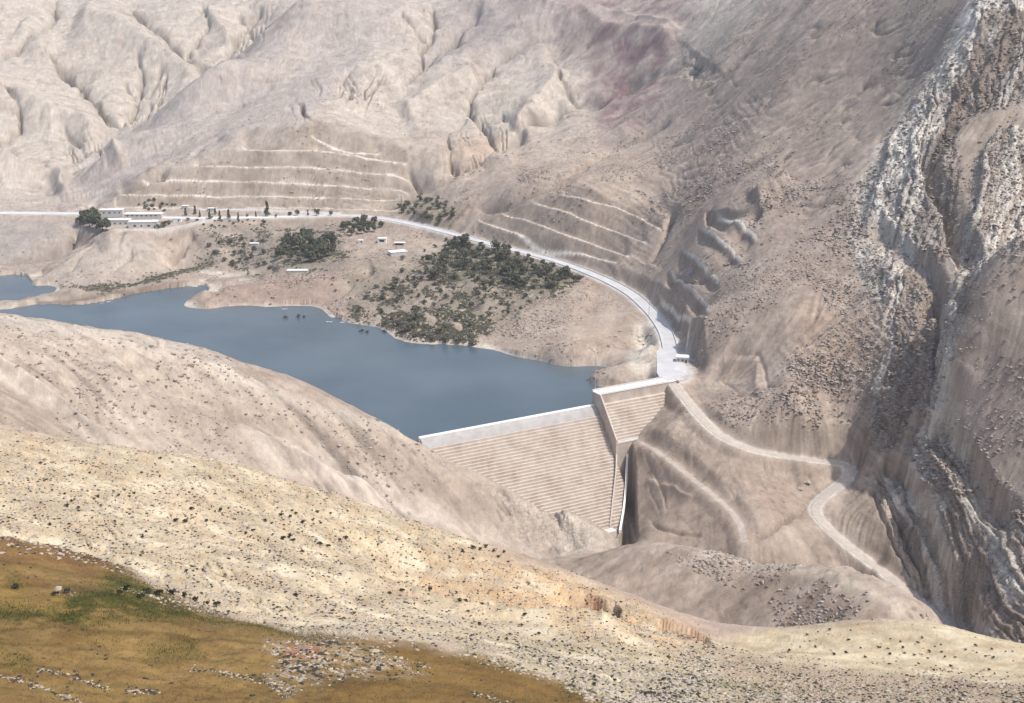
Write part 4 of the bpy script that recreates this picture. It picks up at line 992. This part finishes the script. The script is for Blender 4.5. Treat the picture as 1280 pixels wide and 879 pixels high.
for px, py, w_, lab in ((232, 256, 6, 'tiny pale hut left of the roadside trees'), (265, 259, 8, 'low pale hut on the verge above the road')):
    house('hut', px, py+4, None, (w_, 4, 2.2), 0, lab, [], 'white', 'wall', par=False)

# ------------------------------------------------------------------ poles and masts
def pole(px, py, hgt, label, lamp=False, base=None, r=.16):
    q = base if base is not None else pick(px, py, 500)
    o = tag(empty('lamp_post' if lamp else 'utility_pole', q), label, 'pole')
    MB().tube([(0, 0, -.6), (0, 0, hgt)], [r*1.25, r*.8], 8).build('post', M['metal' if lamp else 'wood'], o)
    if lamp:
        a = MB().tube([(0, 0, hgt-.1), (-.5, -.1, hgt+.35), (-1.8, -.3, hgt+.5)], [.08, .07, .06], 6).build('arm', M['metal'], o)
        MB().box((-2.1, -.35, hgt+.46), (.9, .32, .16), .2).build('lamp_head', M['metal'], a)
    else:
        MB().box((0, 0, hgt-.7), (2.2, .14, .16)).build('crossarm', M['wood'], o)
        for x in (-.95, 0, .95): MB().tube([(x, 0, hgt-.62), (x, 0, hgt-.3)], [.07, .05], 6).build('insulator', M['wall'], o)
    return o
pole(502, 266, 17, 'tall pale pole in front of the bushy draw above the road', r=.3)
pole(0, 0, 22, 'tall thin mast on the corner of the dam deck', True, w2(2.2, -4.7, 10.5), r=.16)
pole(811, 396, 13, 'lamp post on the lake side of the road bend', True, r=.17)
pole(821, 352, 10, 'lamp post standing against the cut slope above the bend', True)
for px, py, lab in ((852, 428, 'lamp post just above the gatehouse'), (700, 323, 'lamp post midway along the curving road'), (620, 303, 'lamp post on the road above the dense thicket')):
    pole(px, py, 7, lab, True, r=.12)

# ------------------------------------------------------------------ boats, float
def boat(px, py, L_, rz, label):
    q = at_z(px, py, 0.02); o = tag(empty('rowing_boat', q, rz), label, 'boat')
    def hull(sc, z0, z1):
        vs = []; 
        for z, k in ((z0, .75), (z1, 1.0)):
            for x, y in ((-.5, -.15), (-.45, -.19), (0, -.2), (.3, -.14), (.5, 0), (.3, .14), (0, .2), (-.45, .19), (-.5, .15)): vs.append((x*L_*k*sc, y*L_*k*sc, z))
        n_ = 9; return vs, [(i, (i+1) % n_, n_+(i+1) % n_, n_+i) for i in range(n_)]+[tuple(range(n_))[::-1], tuple(range(n_, 2*n_))]
    MB().add(*hull(1, -.2, .55)).build('hull', M['white'], o)
    MB().add(*hull(.84, .3, .57)).build('deck', M['grey_concrete'], o)
    MB().box((-.1*L_, 0, .62), (.25, .3*L_, .08)).build('bench', M['wood'], o); MB().box((.18*L_, 0, .62), (.25, .22*L_, .08)).build('bench', M['wood'], o)
boat(383, 491, 3.6, .5, 'small white boat floating alone in the middle of the lake')
boat(412, 403, 5.0, .1, 'white boat by the drowned bushes at the shore')
boat(356, 387, 4.5, .1, 'white boat below the reddish promontory')
boat(428, 403.5, 4.0, .4, 'white boat pulled up where the pale beach begins')

# ------------------------------------------------------------------ vegetation
def leaf_cloud(name, lobes, nleaf, size, m_, parent, seed, flat=.6):
    g = np.random.default_rng(seed); lob = np.array(lobes, float)      # x, y, z, rx, rz
    k = g.integers(0, len(lob), nleaf); d = g.standard_normal((nleaf, 3)); d /= np.linalg.norm(d, axis=1)[:, None]
    rad = g.uniform(.45, 1.0, nleaf)**.6
    c = lob[k, :3]+d*rad[:, None]*np.stack([lob[k, 3], lob[k, 3], lob[k, 4]], 1)
    nn = d*.7+g.standard_normal((nleaf, 3))*.8; nn /= np.linalg.norm(nn, axis=1)[:, None]
    t = np.cross(nn, g.standard_normal((nleaf, 3))); t /= np.linalg.norm(t, axis=1)[:, None]; b = np.cross(nn, t)
    s = size*g.uniform(.5, 1.25, nleaf)[:, None]
    V = np.stack([c-t*s-b*s*flat, c+t*s*.3-b*s, c+t*s+b*s*flat*.4, c-t*s*.2+b*s], 1).reshape(-1, 3)
    return link(name, np_mesh(name, V, np.arange(nleaf*4).reshape(-1, 4)), m_, parent)
def make_tree(name, h, cw, lobesn, m_, seed, cone=False, leaves=520, trunk=True):
    o = empty(name, (0, 0, -900)); g = np.random.default_rng(seed)
    lobes = []
    for i in range(lobesn):
        if cone:
            z = h*(.22+.75*i/(lobesn-1)); k = (1-.78*i/(lobesn-1)); an = g.uniform(0, 6.28)
            lobes.append((.12*cw*math.cos(an), .12*cw*math.sin(an), z, cw*.5*k*g.uniform(.8, 1.15), h*.16))
        else:
            an = g.uniform(0, 6.28); rr = cw*.33*g.uniform(.2, 1.1); z = h*g.uniform(.34, .82)
            lobes.append((rr*math.cos(an), rr*math.sin(an), z, cw*g.uniform(.17, .3), h*g.uniform(.13, .24)))
    leaf_cloud('crown', lobes, leaves, .055*(h+cw)/2+.06, m_, o, seed)
    tb = MB().tube([(0, 0, -.5), (.04*cw, .02*cw, h*.3), (0, .03*cw, h*.62)], [.045*h*.6+.03, .03*h*.6+.02, .02], 7)
    for i in range(4):
        l_ = lobes[i % lobesn]; tb.tube([(.03*cw, .015*cw, h*(.2+.06*i)), (l_[0]*.5, l_[1]*.5, (h*.3+l_[2])*.5), (l_[0], l_[1], l_[2])], [.02*h*.6+.015, .014*h*.5+.01, .01], 5)
    tb.build('trunk' if trunk else 'stem', M['bark'], o)
    return o
PRO = {'cypress': [make_tree('conifer_tree', 8.5, 3.2, 7, M['leaf_dark'], s, True) for s in (1, 2)],
       'tree': [make_tree('leafy_tree', 7.0, 6.5, 9, M[m_], s) for s, m_ in ((3, 'leaf_dark'), (4, 'leaf_olive'), (5, 'leaf_dark'))],
       'bush': [make_tree('bush', 3.6, 5.2, 8, M[m_], s, leaves=380, trunk=False) for s, m_ in ((6, 'leaf_dark'), (7, 'leaf_olive'), (8, 'leaf_grey'))],
       'scrub': [make_tree('shrub', .8, 1.35, 5, M['scrub'], s, leaves=110, trunk=False) for s in (9, 10, 11)]}
used = set()
def plant(kind, px, py, sc, label, cat, group, rmin=500, variant=None, q=None):
    ps = PRO[kind]; p = ps[variant if variant is not None else random.randrange(len(ps))]
    if q is None: q = pick(px, py, rmin)
    if p.name not in used: used.add(p.name); o = p
    else: o = copy_tree(p)
    o.location = [float(v) for v in q]; o.rotation_euler.z = random.uniform(0, 6.28); s = sc*random.uniform(.85, 1.15); o.scale = (s, s*random.uniform(.85, 1.15), s*random.uniform(.85, 1.15))
    tag(o, label, cat, group); return o
def scatter(pg, nn, mind=0):
    xs = [p[0] for p in pg]; ys = [p[1] for p in pg]; out = []; tries = 0
    while len(out) < nn and tries < nn*60:
        tries += 1
        x = random.uniform(min(xs), max(xs)); y = random.uniform(min(ys), max(ys)); ins = False; j = len(pg)-1
        for i in range(len(pg)):
            if (pg[i][1] > y) != (pg[j][1] > y) and x < (pg[j][0]-pg[i][0])*(y-pg[i][1])/(pg[j][1]-pg[i][1])+pg[i][0]: ins = not ins
            j = i
        if ins and all((x-a)**2+(y-b)**2 > mind**2 for a, b in out): out.append((x, y))
    return out
# dense thicket under the road
for x, y in scatter([(535,326),(560,306),(600,305),(640,314),(700,334),(726,352),(690,362),(640,360),(590,354),(540,350)], 130, 4):
    plant('bush' if random.random() < .65 else 'tree', x, y, random.uniform(.85, 1.6), 'dark green bush in the dense thicket just below the curving road', 'bush', 'bushes of the thicket below the road', 800, 0 if random.random() < .6 else 1)
for x, y in scatter([(500,322),(560,300),(600,312),(560,340),(520,362),(470,372)], 30, 6):
    plant('bush', x, y, random.uniform(.8, 1.4), 'olive bush on the slope left of the dense thicket', 'bush', 'bushes left of the thicket', 800)
for x, y in scatter([(430,380),(500,345),(560,350),(720,362),(640,395),(560,425),(500,425),(450,395)], 85, 6):
    plant('bush', x, y, random.uniform(.5, 1.15), 'grey green bush on the slope above the lake shore', 'bush', 'bushes on the shore slope', 800)
for x, y in ((510,415),(525,420),(540,426),(556,428),(572,430),(500,408),(520,400),(533,411),(548,418),(520,392),(590,432)):
    plant('bush', x, y, random.uniform(1.0, 1.6), 'dark bush leaning over the lake edge below the slope', 'bush', 'bushes at the water edge', 800, random.choice((0, 1)))
# copse in the middle
for x, y in scatter([(345,312),(372,300),(410,300),(420,318),(385,330),(352,328)], 30, 6):
    plant('tree' if random.random() < .7 else 'bush', x, y, random.uniform(1.3, 2.1), 'bushy tree in the olive copse above the promontory', 'tree', 'trees of the middle copse', 800)
for x, y in scatter([(425,288),(450,278),(480,280),(480,288),(440,296)], 14, 5):
    plant('tree', x, y, random.uniform(1.0, 1.5), 'dark tree in the clump beside the road bend', 'tree', 'trees in the clump at the bend', 800, 0)
for x, y in scatter([(255,300),(290,298),(330,300),(340,340),(290,335),(270,320)], 20, 7):
    plant('bush', x, y, random.uniform(.9, 1.7), 'round bush in the hollow below the straight road', 'bush', 'bushes in the hollow', 800)
for x, y in scatter([(410,345),(470,335),(470,380),(420,390)], 14, 7):
    plant('bush', x, y, random.uniform(.35, .6), 'small grey bush among the debris by the shore', 'bush', 'small bushes among the shore debris', 800, 2)
# draw above the road
for x, y in scatter([(488,262),(510,250),(545,248),(575,262),(560,280),(520,272)], 30, 5):
    plant('bush', x, y, random.uniform(.9, 1.7), 'dull olive bush in the draw above the road bend', 'bush', 'bushes in the draw above the bend', 1000, random.choice((1, 2, 1)))
# trees at the compound
for x, y, s in ((112,284,1.5),(120,287,1.7),(106,280,1.2),(128,290,1.2),(118,276,1.5),(133,288,.9),(100,282,.8)):
    plant('tree', x, y, s*1.55, 'tall dark tree in the clump left of the compound', 'tree', 'trees left of the compound', 900, 0)
for x, y, s in ((204,284,1.2),(212,281,.9),(198,286,.8)):
    plant('bush', x, y, s*1.6, 'olive bush at the right end of the compound house', 'bush', 'bushes right of the compound', 900, 1)
for x, y in scatter([(170,256),(190,250),(225,258),(240,262),(215,266),(180,262)], 14, 4):
    plant('bush', x, y, random.uniform(.7, 1.2), 'dull bush on the slope behind the compound roofs', 'bush', 'bushes behind the compound', 900, random.choice((0, 2)))
# row along the straight road
for x, y, s in ((232,270,.9),(250,272,.7),(262,274,1.0),(275,276,1.0),(286,274,.9),(298,278,1.1),(309,272,.6),(320,272,.55),(334,271,1.2),(345,272,.6),(363,271,.75),(372,270,.9),(385,270,.6),(396,270,1.15),(414,270,.65),(330,281,.8),(269,268,.8),(244,268,.8)):
    if int(x) % 3: plant('cypress', x, y, s*random.uniform(.95, 1.35), 'small conifer in the row along the straight road', 'tree', 'conifers along the straight road', 900)
    else: plant('tree', x, y, s*random.uniform(.8, 1.1), 'round crowned roadside tree between the conifers of the straight road', 'tree', 'round trees along the straight road', 900)
for x, y in scatter([(225,272),(330,276),(330,286),(260,284)], 16, 6):
    plant('bush', x, y, random.uniform(.5, .9), 'low grey bush below the conifer row', 'bush', 'low bushes below the conifer row', 900, 2)
# drowned bushes in the lake
for x, y, s in ((357,398,.7),(373,397,.85),(380,397,.65),(452,415,.8),(459,416,.7),(481,416,.7)):
    plant('bush', x, y, s, 'dark bush standing in the shallow lake water', 'bush', 'drowned bushes in the lake', 800, 0, q=at_z(x, y, -.2))
# road verge scrub
for x, y in scatter([(590,292),(700,322),(690,318),(600,288)], 10, 5)+scatter([(790,455),(800,440),(812,415),(820,425)], 4, 4)+scatter([(790,490),(815,488),(812,530),(790,520)], 14, 4):
    plant('bush', x, y, random.uniform(.2, .4), 'tiny grey bush on a bank close to the road or dam', 'bush', 'tiny bushes on the road and dam banks', 600, 2)

# foreground shrubs: the ones that show largest
sh = []
for px, py, s in ((83,742,1.3),(70,745,1.0),(200,745,1.6),(185,742,1.3),(215,744,1.4),(230,747,1.2),(160,738,1.3),(150,742,1.1),(175,748,1.2),(245,752,1.1),(260,755,1.0),(270,758,1.2),(20,736,1.2),
                  (148,621,.9),(84,634,1.1),(98,636,.9),(168,618,.8),(240,637,1.2),(352,645,1.4),(362,648,1.2),(370,643,1.2),(378,655,1.4),(391,651,1.0),(397,641,1.0),(355,675,1.6),(362,673,1.4),(366,677,1.3),(400,683,1.3),(410,684,1.2),(432,674,1.5),(425,676,1.1),
                  (275,640,1.3),(220,652,1.3),(232,653,1.2),(258,652,1.0),(332,652,1.0),(378,692,1.0),(232,716,1.0),(370,745,1.1),(316,664,.9),
                  (592,686,1.6),(600,688,1.4),(607,685,1.3),(578,690,1.1),(617,690,1.0),(630,691,1.1),(623,697,1.2),(503,740,1.2),(537,739,1.3),(575,752,1.3),(583,752,1.0),(487,743,1.0),(571,742,.9),(580,728,.9),(585,766,1.0),(655,770,1.2),(600,782,.9),(652,783,.9)):
    sh.append((px, py, s*.78, 'foreground'))
for px, py, s, _ in sh:
    plant('scrub', px, py, s, 'blackish shrub dotted on the pale stony foreground', 'shrub', 'shrubs on the stony foreground', 60)
for x, y in scatter([(0,600),(80,560),(250,580),(400,620),(600,690),(560,740),(420,720),(300,700),(130,680),(0,650)], 90, 7):
    plant('scrub', x, y, random.uniform(.3, .65), 'blackish shrub dotted on the pale stony foreground', 'shrub', 'shrubs on the stony foreground', 60)
for x, y in scatter([(560,790),(700,790),(860,815),(900,870),(760,870),(640,810)], 60, 7):
    plant('scrub', x, y, random.uniform(.3, .65), 'low dark shrub on the greenish stony bank right of the field', 'shrub', 'shrubs on the greenish stony bank', 60)
for x, y in scatter([(950,800),(1080,782),(1270,812),(1270,850),(1130,840),(1000,825)], 46, 7)+[(1020,800),(1012,802),(1037,788),(1072,781),(1000,810),(985,816),(1090,775),(1100,810),(1110,812),(1265,815)]:
    plant('scrub', x, y, random.uniform(.35, .75), 'single dark shrub on the smooth pale knoll', 'shrub', 'shrubs on the pale knoll', 60)

# ------------------------------------------------------------------ stones
def rock_mesh(nn, pos, size, seed, flat=.65):
    g = np.random.default_rng(seed)
    base = np.array([(1,0,0),(-1,0,0),(0,1,0),(0,-1,0),(0,0,1),(0,0,-1),(.62,.62,.5),(-.62,.62,.5),(-.62,-.62,.5),(.62,-.62,.5)], float)
    f = np.array([(0,6,9),(6,2,7),(7,1,8),(8,3,9),(4,6,7),(4,7,8),(4,8,9),(4,9,6),(0,2,6),(2,1,7),(1,3,8),(3,0,9)])
    V = base[None]*g.uniform(.6, 1.25, (nn, 10, 1))
    V = V*np.stack([g.uniform(.7, 1.4, nn), g.uniform(.6, 1.1, nn), g.uniform(.5, 1.0, nn)*flat], 1)[:, None]
    an = g.uniform(0, 6.28, nn); c, s = np.cos(an)[:, None], np.sin(an)[:, None]
    x = V[..., 0]*c-V[..., 1]*s; y = V[..., 0]*s+V[..., 1]*c
    V = np.stack([x, y, V[..., 2]], -1)*size[:, None, None]+pos[:, None]
    return V.reshape(-1, 3), (f[None]+np.arange(nn)[:, None, None]*10).reshape(-1, 3)
def scat_stones(name, mask, nn, smin, smax, mats, seed, pw=3.0, sink=.1, grad=0):
    g = np.random.default_rng(seed); wgt = (mask*np.where(VIS, 1, .12)).ravel().astype(float); wgt /= wgt.sum()
    k = g.choice(wgt.size, nn, p=wgt)
    c_, r_ = k//NR, k % NR
    pos = np.stack([XM.ravel()[k], YM.ravel()[k], ZM.ravel()[k]], 1); j = g.uniform(-.6, .6, (nn, 2))*(RR.ravel()[k]/700)[:, None]
    pos[:, :2] += j
    size = smin+(smax-smin)*g.uniform(0, 1, nn)**pw
    pos[:, 2] -= sink*size
    V, Fc = rock_mesh(nn, pos, size, seed)
    me = np_mesh(name, V, Fc)
    for m_ in mats: me.materials.append(m_)
    if len(mats) > 1: me.polygons.foreach_set('material_index', np.repeat(g.choice(len(mats), nn, p=[.62, .38] if len(mats) == 2 else None), 12).astype(np.int32))
    o = link(name, me); return tag(o, kind='stuff')
tag(scat_stones('gravel', np.clip(pale*(.5+np.clip(nf+.3, 0, 1))+br*.8+knob*.06, 0, 3)*(RR > 90), 26000, .12, .62, [M['rock_pale'], M['rock_tan']], 1), 'loose pale stones strewn over the near slopes', 'stones')
tag(scat_stones('patch_stones', stp*np.clip(.4+nf2*2, 0, 1)*(RR > 60), 1800, .06, .34, [M['rock_pale'], M['rock_brown']], 5), 'stones of the bare patch in the field', 'stones')
tag(scat_stones('rubble', (DEB**1.5+ROCK*.5)*(RR > 420)*(1-RDM)*(ZF > .5), 34000, .3, 1.7, [M['rock_tan'], M['rock_brown']], 2, 3.2), 'broken rock rubble lying on the far slopes and ravine', 'rubble')
scm = np.clip(.12+fbm2(X, Y, 60, 3, 331)*1.8, 0, 1)*(RR > 430)*(RR < 1500)*(1-RDM)*(ZF > 1)*(1-BEN)*np.where((RR < 690) & (PX < 780), .3, 1)
tag(scat_stones('scree', scm, 46000, .22, 1.25, [M['rock_tan'], M['rock_brown']], 6, 3.4), 'loose scree scattered over the hillsides', 'scree')
tag(scat_stones('dark_scrub', np.clip(np.clip(pale*(.4+np.clip(nf2*2, 0, 1))+br*1.2+stp*.6+fld*.02, 0, 2)*(.3+np.clip(nf*2, 0, 1.2)), 0, 3)*(RR > 90), 17000, .10, .38, [M['scrub']], 3, 2.5, 0), 'tiny dark dry scrub flecked over the near slopes', 'scrub')
# grass tufts: thin blades
def tufts(name, mask, nn, h, m_, seed):
    g = np.random.default_rng(seed); wgt = (mask*np.where(VIS, 1, .15)).ravel().astype(float); wgt /= wgt.sum(); k = g.choice(wgt.size, nn, p=wgt)
    p = np.stack([X.ravel()[k], Y.ravel()[k], ZF.ravel()[k]], 1); p[:, :2] += g.uniform(-.4, .4, (nn, 2))
    an = g.uniform(0, 6.28, nn); hh = h*g.uniform(.4, 1.2, nn); ww = hh*.28
    d = np.stack([np.cos(an)*ww, np.sin(an)*ww, np.zeros(nn)], 1); lean = np.stack([g.uniform(-.5, .5, nn)*hh, g.uniform(-.5, .5, nn)*hh, hh], 1)
    dn_ = np.array([0, 0, -.05])
    V = np.stack([p-d+dn_, p+d+dn_, p+d*.25+lean, p-d*.25+lean], 1).reshape(-1, 3)
    return tag(link(name, np_mesh(name, V, np.arange(nn*4).reshape(-1, 4)), m_), kind='stuff')
tag(tufts('green_grass', np.clip(grs, 0, 1)*(RR > 70), 16000, .17, M['grass'], 11), 'green grass in the damp strip across the field', 'grass')
tag(tufts('dry_grass', np.clip(fld*(.3+np.clip(nf2*2, 0, 1))*(1-stp), 0, 1)*(RR > 70), 22000, .13, M['drygrass'], 12), 'dry ochre grass covering the near field', 'grass')

def undergrowth(name, mask, nclump, rad, leaves, size, m_, seed):
    g = np.random.default_rng(seed); wgt = (mask*np.where(VIS, 1, .2)).ravel().astype(float); wgt /= wgt.sum(); k = g.choice(wgt.size, nclump, p=wgt)
    p = np.stack([X.ravel()[k], Y.ravel()[k], ZF.ravel()[k]], 1); p[:, :2] += g.uniform(-1, 1, (nclump, 2)); rr_ = rad*g.uniform(.35, 1.2, nclump)
    p = np.repeat(p, leaves, 0); rr_ = np.repeat(rr_, leaves); n_ = len(p); d = g.standard_normal((n_, 3)); d /= np.linalg.norm(d, axis=1)[:, None]; d[:, 2] = np.abs(d[:, 2])*.75
    c = p+d*(rr_*g.uniform(.3, 1, n_)**.5)[:, None]
    t = g.standard_normal((n_, 3)); t /= np.linalg.norm(t, axis=1)[:, None]; b = np.cross(t, d+.3*g.standard_normal((n_, 3))); b /= np.linalg.norm(b, axis=1)[:, None]+1e-6
    sz = (size*g.uniform(.5, 1.2, n_))[:, None]
    V = np.stack([c-t*sz-b*sz*.6, c+t*sz*.3-b*sz, c+t*sz+b*sz*.4, c-t*sz*.2+b*sz], 1).reshape(-1, 3)
    return tag(link(name, np_mesh(name, V, np.arange(n_*4).reshape(-1, 4)), m_), kind='stuff')
ug = poly([(430,394),(500,345),(545,320),(600,312),(720,350),(700,366),(640,372),(620,395),(590,432),(540,430),(490,412)], 800, 1150, 4)*np.clip(fbm2((X+Y*.4), (Y-X*.4)/2.5, 16, 3, 341)*3.2+.3, 0, 1)
ug = np.maximum(ug, poly([(485,408),(520,398),(560,412),(600,432),(560,433),(510,425)], 800, 1150, 3)*.9)
ug = np.maximum(ug, poly([(250,292),(330,285),(430,285),(440,320),(400,340),(330,335),(270,325)], 850, 1250, 4)*np.clip(fbm2(X, Y, 18, 3, 342)*3+.15, 0, 1)*.8)
ug = np.maximum(ug, poly([(70,362),(130,360),(180,345),(262,320),(275,326),(190,350),(135,367)], 950, 1250, 2)*.5)
undergrowth('undergrowth', ug*(ZF > .6)*(1-RDM), 4600, 1.3, 46, .30, M['leaf_olive'], 31)
undergrowth('dry_undergrowth', ug*(ZF > .6)*(1-RDM), 3600, 1.0, 40, .26, M['leaf_grey'], 32)

rowm = np.zeros_like(X)
for l_ in ([(0,845),(30,852),(60,862),(100,878)], [(50,838),(95,848),(135,860)], [(240,832),(290,845),(340,858),(360,875)], [(160,862),(195,866)], [(590,865),(640,882)], [(70,742),(90,744)], [(150,738),(200,748),(270,765)], [(455,820),(470,822)]):
    idx, d, s_, t = pdist(l_, 60, 215, 7, False); rowm[idx] = np.maximum(rowm[idx], np.exp(-(d/2.5)**2))
tag(scat_stones('row_scrub', rowm*(RR > 60), 1500, .05, .22, [M['scrub'], M['rock_pale']], 8, 2, 0), 'dark scrub and chips caught in the stone rows of the field', 'scrub')

# boulders one can point to
def make_boulder(seed, m_):
    V, Fc = rock_mesh(1, np.zeros((1, 3)), np.ones(1), seed, .8); me = np_mesh('boulder', V, Fc)
    o = link('boulder', me, m_); sb = o.modifiers.new('sub', 'SUBSURF'); sb.subdivision_type = 'SIMPLE'; sb.levels = 2; sb.render_levels = 2
    tx = bpy.data.textures.new('rock', 'CLOUDS'); tx.noise_scale = .6
    dm = o.modifiers.new('rough', 'DISPLACE'); dm.texture = tx; dm.strength = .45; dm.mid_level = .5
    return o
BP = [make_boulder(21, M['rock_pale']), make_boulder(22, M['rock_tan']), make_boulder(23, M['rock_brown'])]
usedb = set()
def boulder(px, py, s, v, label, group=None, rmin=60):
    p = BP[v]
    if v in usedb: o = p.copy(); COL.objects.link(o)
    else: o = p; usedb.add(v)
    q = pick(px, py, rmin); o.location = (float(q[0]), float(q[1]), float(q[2]-.1*s)); o.rotation_euler = (random.uniform(-.2, .2), random.uniform(-.2, .2), random.uniform(0, 6.28))
    o.scale = (s*random.uniform(.8, 1.3), s, s*random.uniform(.7, 1.0)); return tag(o, label, 'boulder', group)
boulder(855, 795, 2.0, 2, 'large dark red boulder at the right tip of the pale ridge')
boulder(845, 791, 1.2, 2, 'smaller red boulder left of the big dark red one')
boulder(955, 848, .8, 2, 'reddish boulder on the stony bank below the knoll')
boulder(1152, 868, .9, 2, 'round red boulder at the bottom edge below the knoll')
boulder(622, 729, 1.1, 1, 'tan boulder alone in the smooth hollow')
boulder(468, 815, .8, 0, 'pale boulder on the stone patch in the field')
boulder(380, 812, 1.3, 2, 'long red rock on the stone patch in the field')
boulder(64, 578, .9, 2, 'red rock on the crest at far left')
boulder(55, 575, .9, 2, 'darker red rock beside the crest at far left')
boulder(605, 777, .7, 1, 'tan boulder beside the shrubs under the small crest')
boulder(317, 588, 1.2, 0, 'pale flat boulder on the skyline of the near ridge')
boulder(72, 737, .8, 0, 'pale boulder by the shrub in the field')
boulder(1122, 842, .8, 1, 'tan boulder on the foot of the pale knoll')
boulder(1010, 603, 3.0, 0, 'big pale block below the track near the hairpin', rmin=450)
boulder(1001, 611, 2.2, 1, 'tan block under the big pale one below the track', rmin=450)
boulder(1075, 463, 2.4, 0, 'solitary white block on the slope left of the ravine', rmin=450)
for x, y in scatter([(165,735),(180,742),(260,762),(255,768),(200,756)], 24, 4):
    boulder(x, y, random.uniform(.25, .6), random.choice((0, 1, 2)), 'stone in the rubble bank beside the green strip', 'stones of the rubble bank by the green strip')
for line in ([(0,845),(30,852),(60,862),(100,878)], [(50,838),(95,848),(135,860)], [(240,832),(290,845),(340,858),(360,875)], [(160,862),(195,866)], [(590,865),(640,882)]):
    for i in range(len(line)-1):
        for t in np.arange(0, 1, .18):
            x = line[i][0]+(line[i+1][0]-line[i][0])*t+random.uniform(-4, 4); y = line[i][1]+(line[i+1][1]-line[i][1])*t+random.uniform(-2, 2)
            boulder(x, y, random.uniform(.14, .34), random.choice((1, 0, 1, 2)), 'small stone in the tumbled rows across the ochre field', 'stones in the field rows')
for x, y in scatter([(345,800),(440,796),(530,832),(440,842),(370,838)], 40, 5):
    boulder(x, y, random.uniform(.2, .5), random.choice((0, 1, 0)), 'loose stone on the stony patch in the field', 'stones on the field patch')
# concrete slabs by the gatehouse
for k, (x, y, a, w_) in enumerate(((846, 462, .2, 3.5), (855, 466, .5, 3.0), (862, 469, -.1, 4.0))):
    q = pick(x, y, 500); o = empty('concrete_barrier', q, a)
    tag(o, ('pale concrete barrier nearest the gatehouse', 'pale concrete barrier between two others at the dam gate', 'pale concrete barrier farthest out on the track side of the gate')[k], 'barrier')
    MB().box((0, 0, .2), (w_, .9, .4)).build('base', M['pale_concrete'], o); MB().box((0, 0, .7), (w_-.1, .35, .6)).build('upright', M['white'], o)
for k, pl in enumerate(PRO.values()):
    for p in pl:
        if p.name not in used:
            for ch in [c_ for c_ in COL.objects if c_.parent == p]: bpy.data.objects.remove(ch)
            bpy.data.objects.remove(p)

# ------------------------------------------------------------------ light and air
SUN_EL, SUN_AZ = R(59), R(112)          # azimuth clockwise from +Y: the sun stands to the right
sd_ = bpy.data.lights.new('sun', 'SUN'); sd_.energy = 3.15; sd_.angle = R(1.0); sd_.color = (1, .955, .89)
so = bpy.data.objects.new('sun', sd_); COL.objects.link(so)
sv_ = Vector((math.sin(SUN_AZ)*math.cos(SUN_EL), math.cos(SUN_AZ)*math.cos(SUN_EL), math.sin(SUN_EL)))
so.rotation_euler = sv_.to_track_quat('Z', 'Y').to_euler(); so.location = (300, 300, 900)
wd = bpy.data.worlds.new('World'); C.world = wd; wd.use_nodes = True; nt = wd.node_tree
sky = nt.nodes.new('ShaderNodeTexSky'); sky.sky_type = 'NISHITA'; sky.sun_disc = False; sky.sun_elevation = SUN_EL; sky.sun_rotation = SUN_AZ; sky.dust_density = 2.5
nt.links.new(sky.outputs[0], nt.nodes['Background'].inputs['Color']); nt.nodes['Background'].inputs['Strength'].default_value = .15
HAZE = 0.00009
if HAZE:
    hz = MB().box((0, 2600, 310), (8000, 9000, 900)).build('haze', None)
    hm = bpy.data.materials.new('haze air'); hm.use_nodes = True; t_ = hm.node_tree; t_.nodes.remove(t_.nodes['Principled BSDF'])
    pv = t_.nodes.new('ShaderNodeVolumePrincipled'); pv.inputs['Density'].default_value = HAZE; pv.inputs['Color'].default_value = (.92, .92, .95, 1); pv.inputs['Anisotropy'].default_value = .2
    t_.links.new(pv.outputs[0], t_.nodes['Material Output'].inputs['Volume']); hz.data.materials.append(hm); tag(hz, 'pale haze filling the valley air', 'haze', kind='stuff')
C.view_settings.view_transform = 'Standard'; C.view_settings.look = 'None'; C.view_settings.gamma = 1; C.view_settings.exposure = .42; C.view_settings.use_curve_mapping = False
C.render.engine = 'CYCLES'; C.cycles.volume_bounces = 0; C.cycles.max_bounces = 5; C.cycles.use_denoising = True
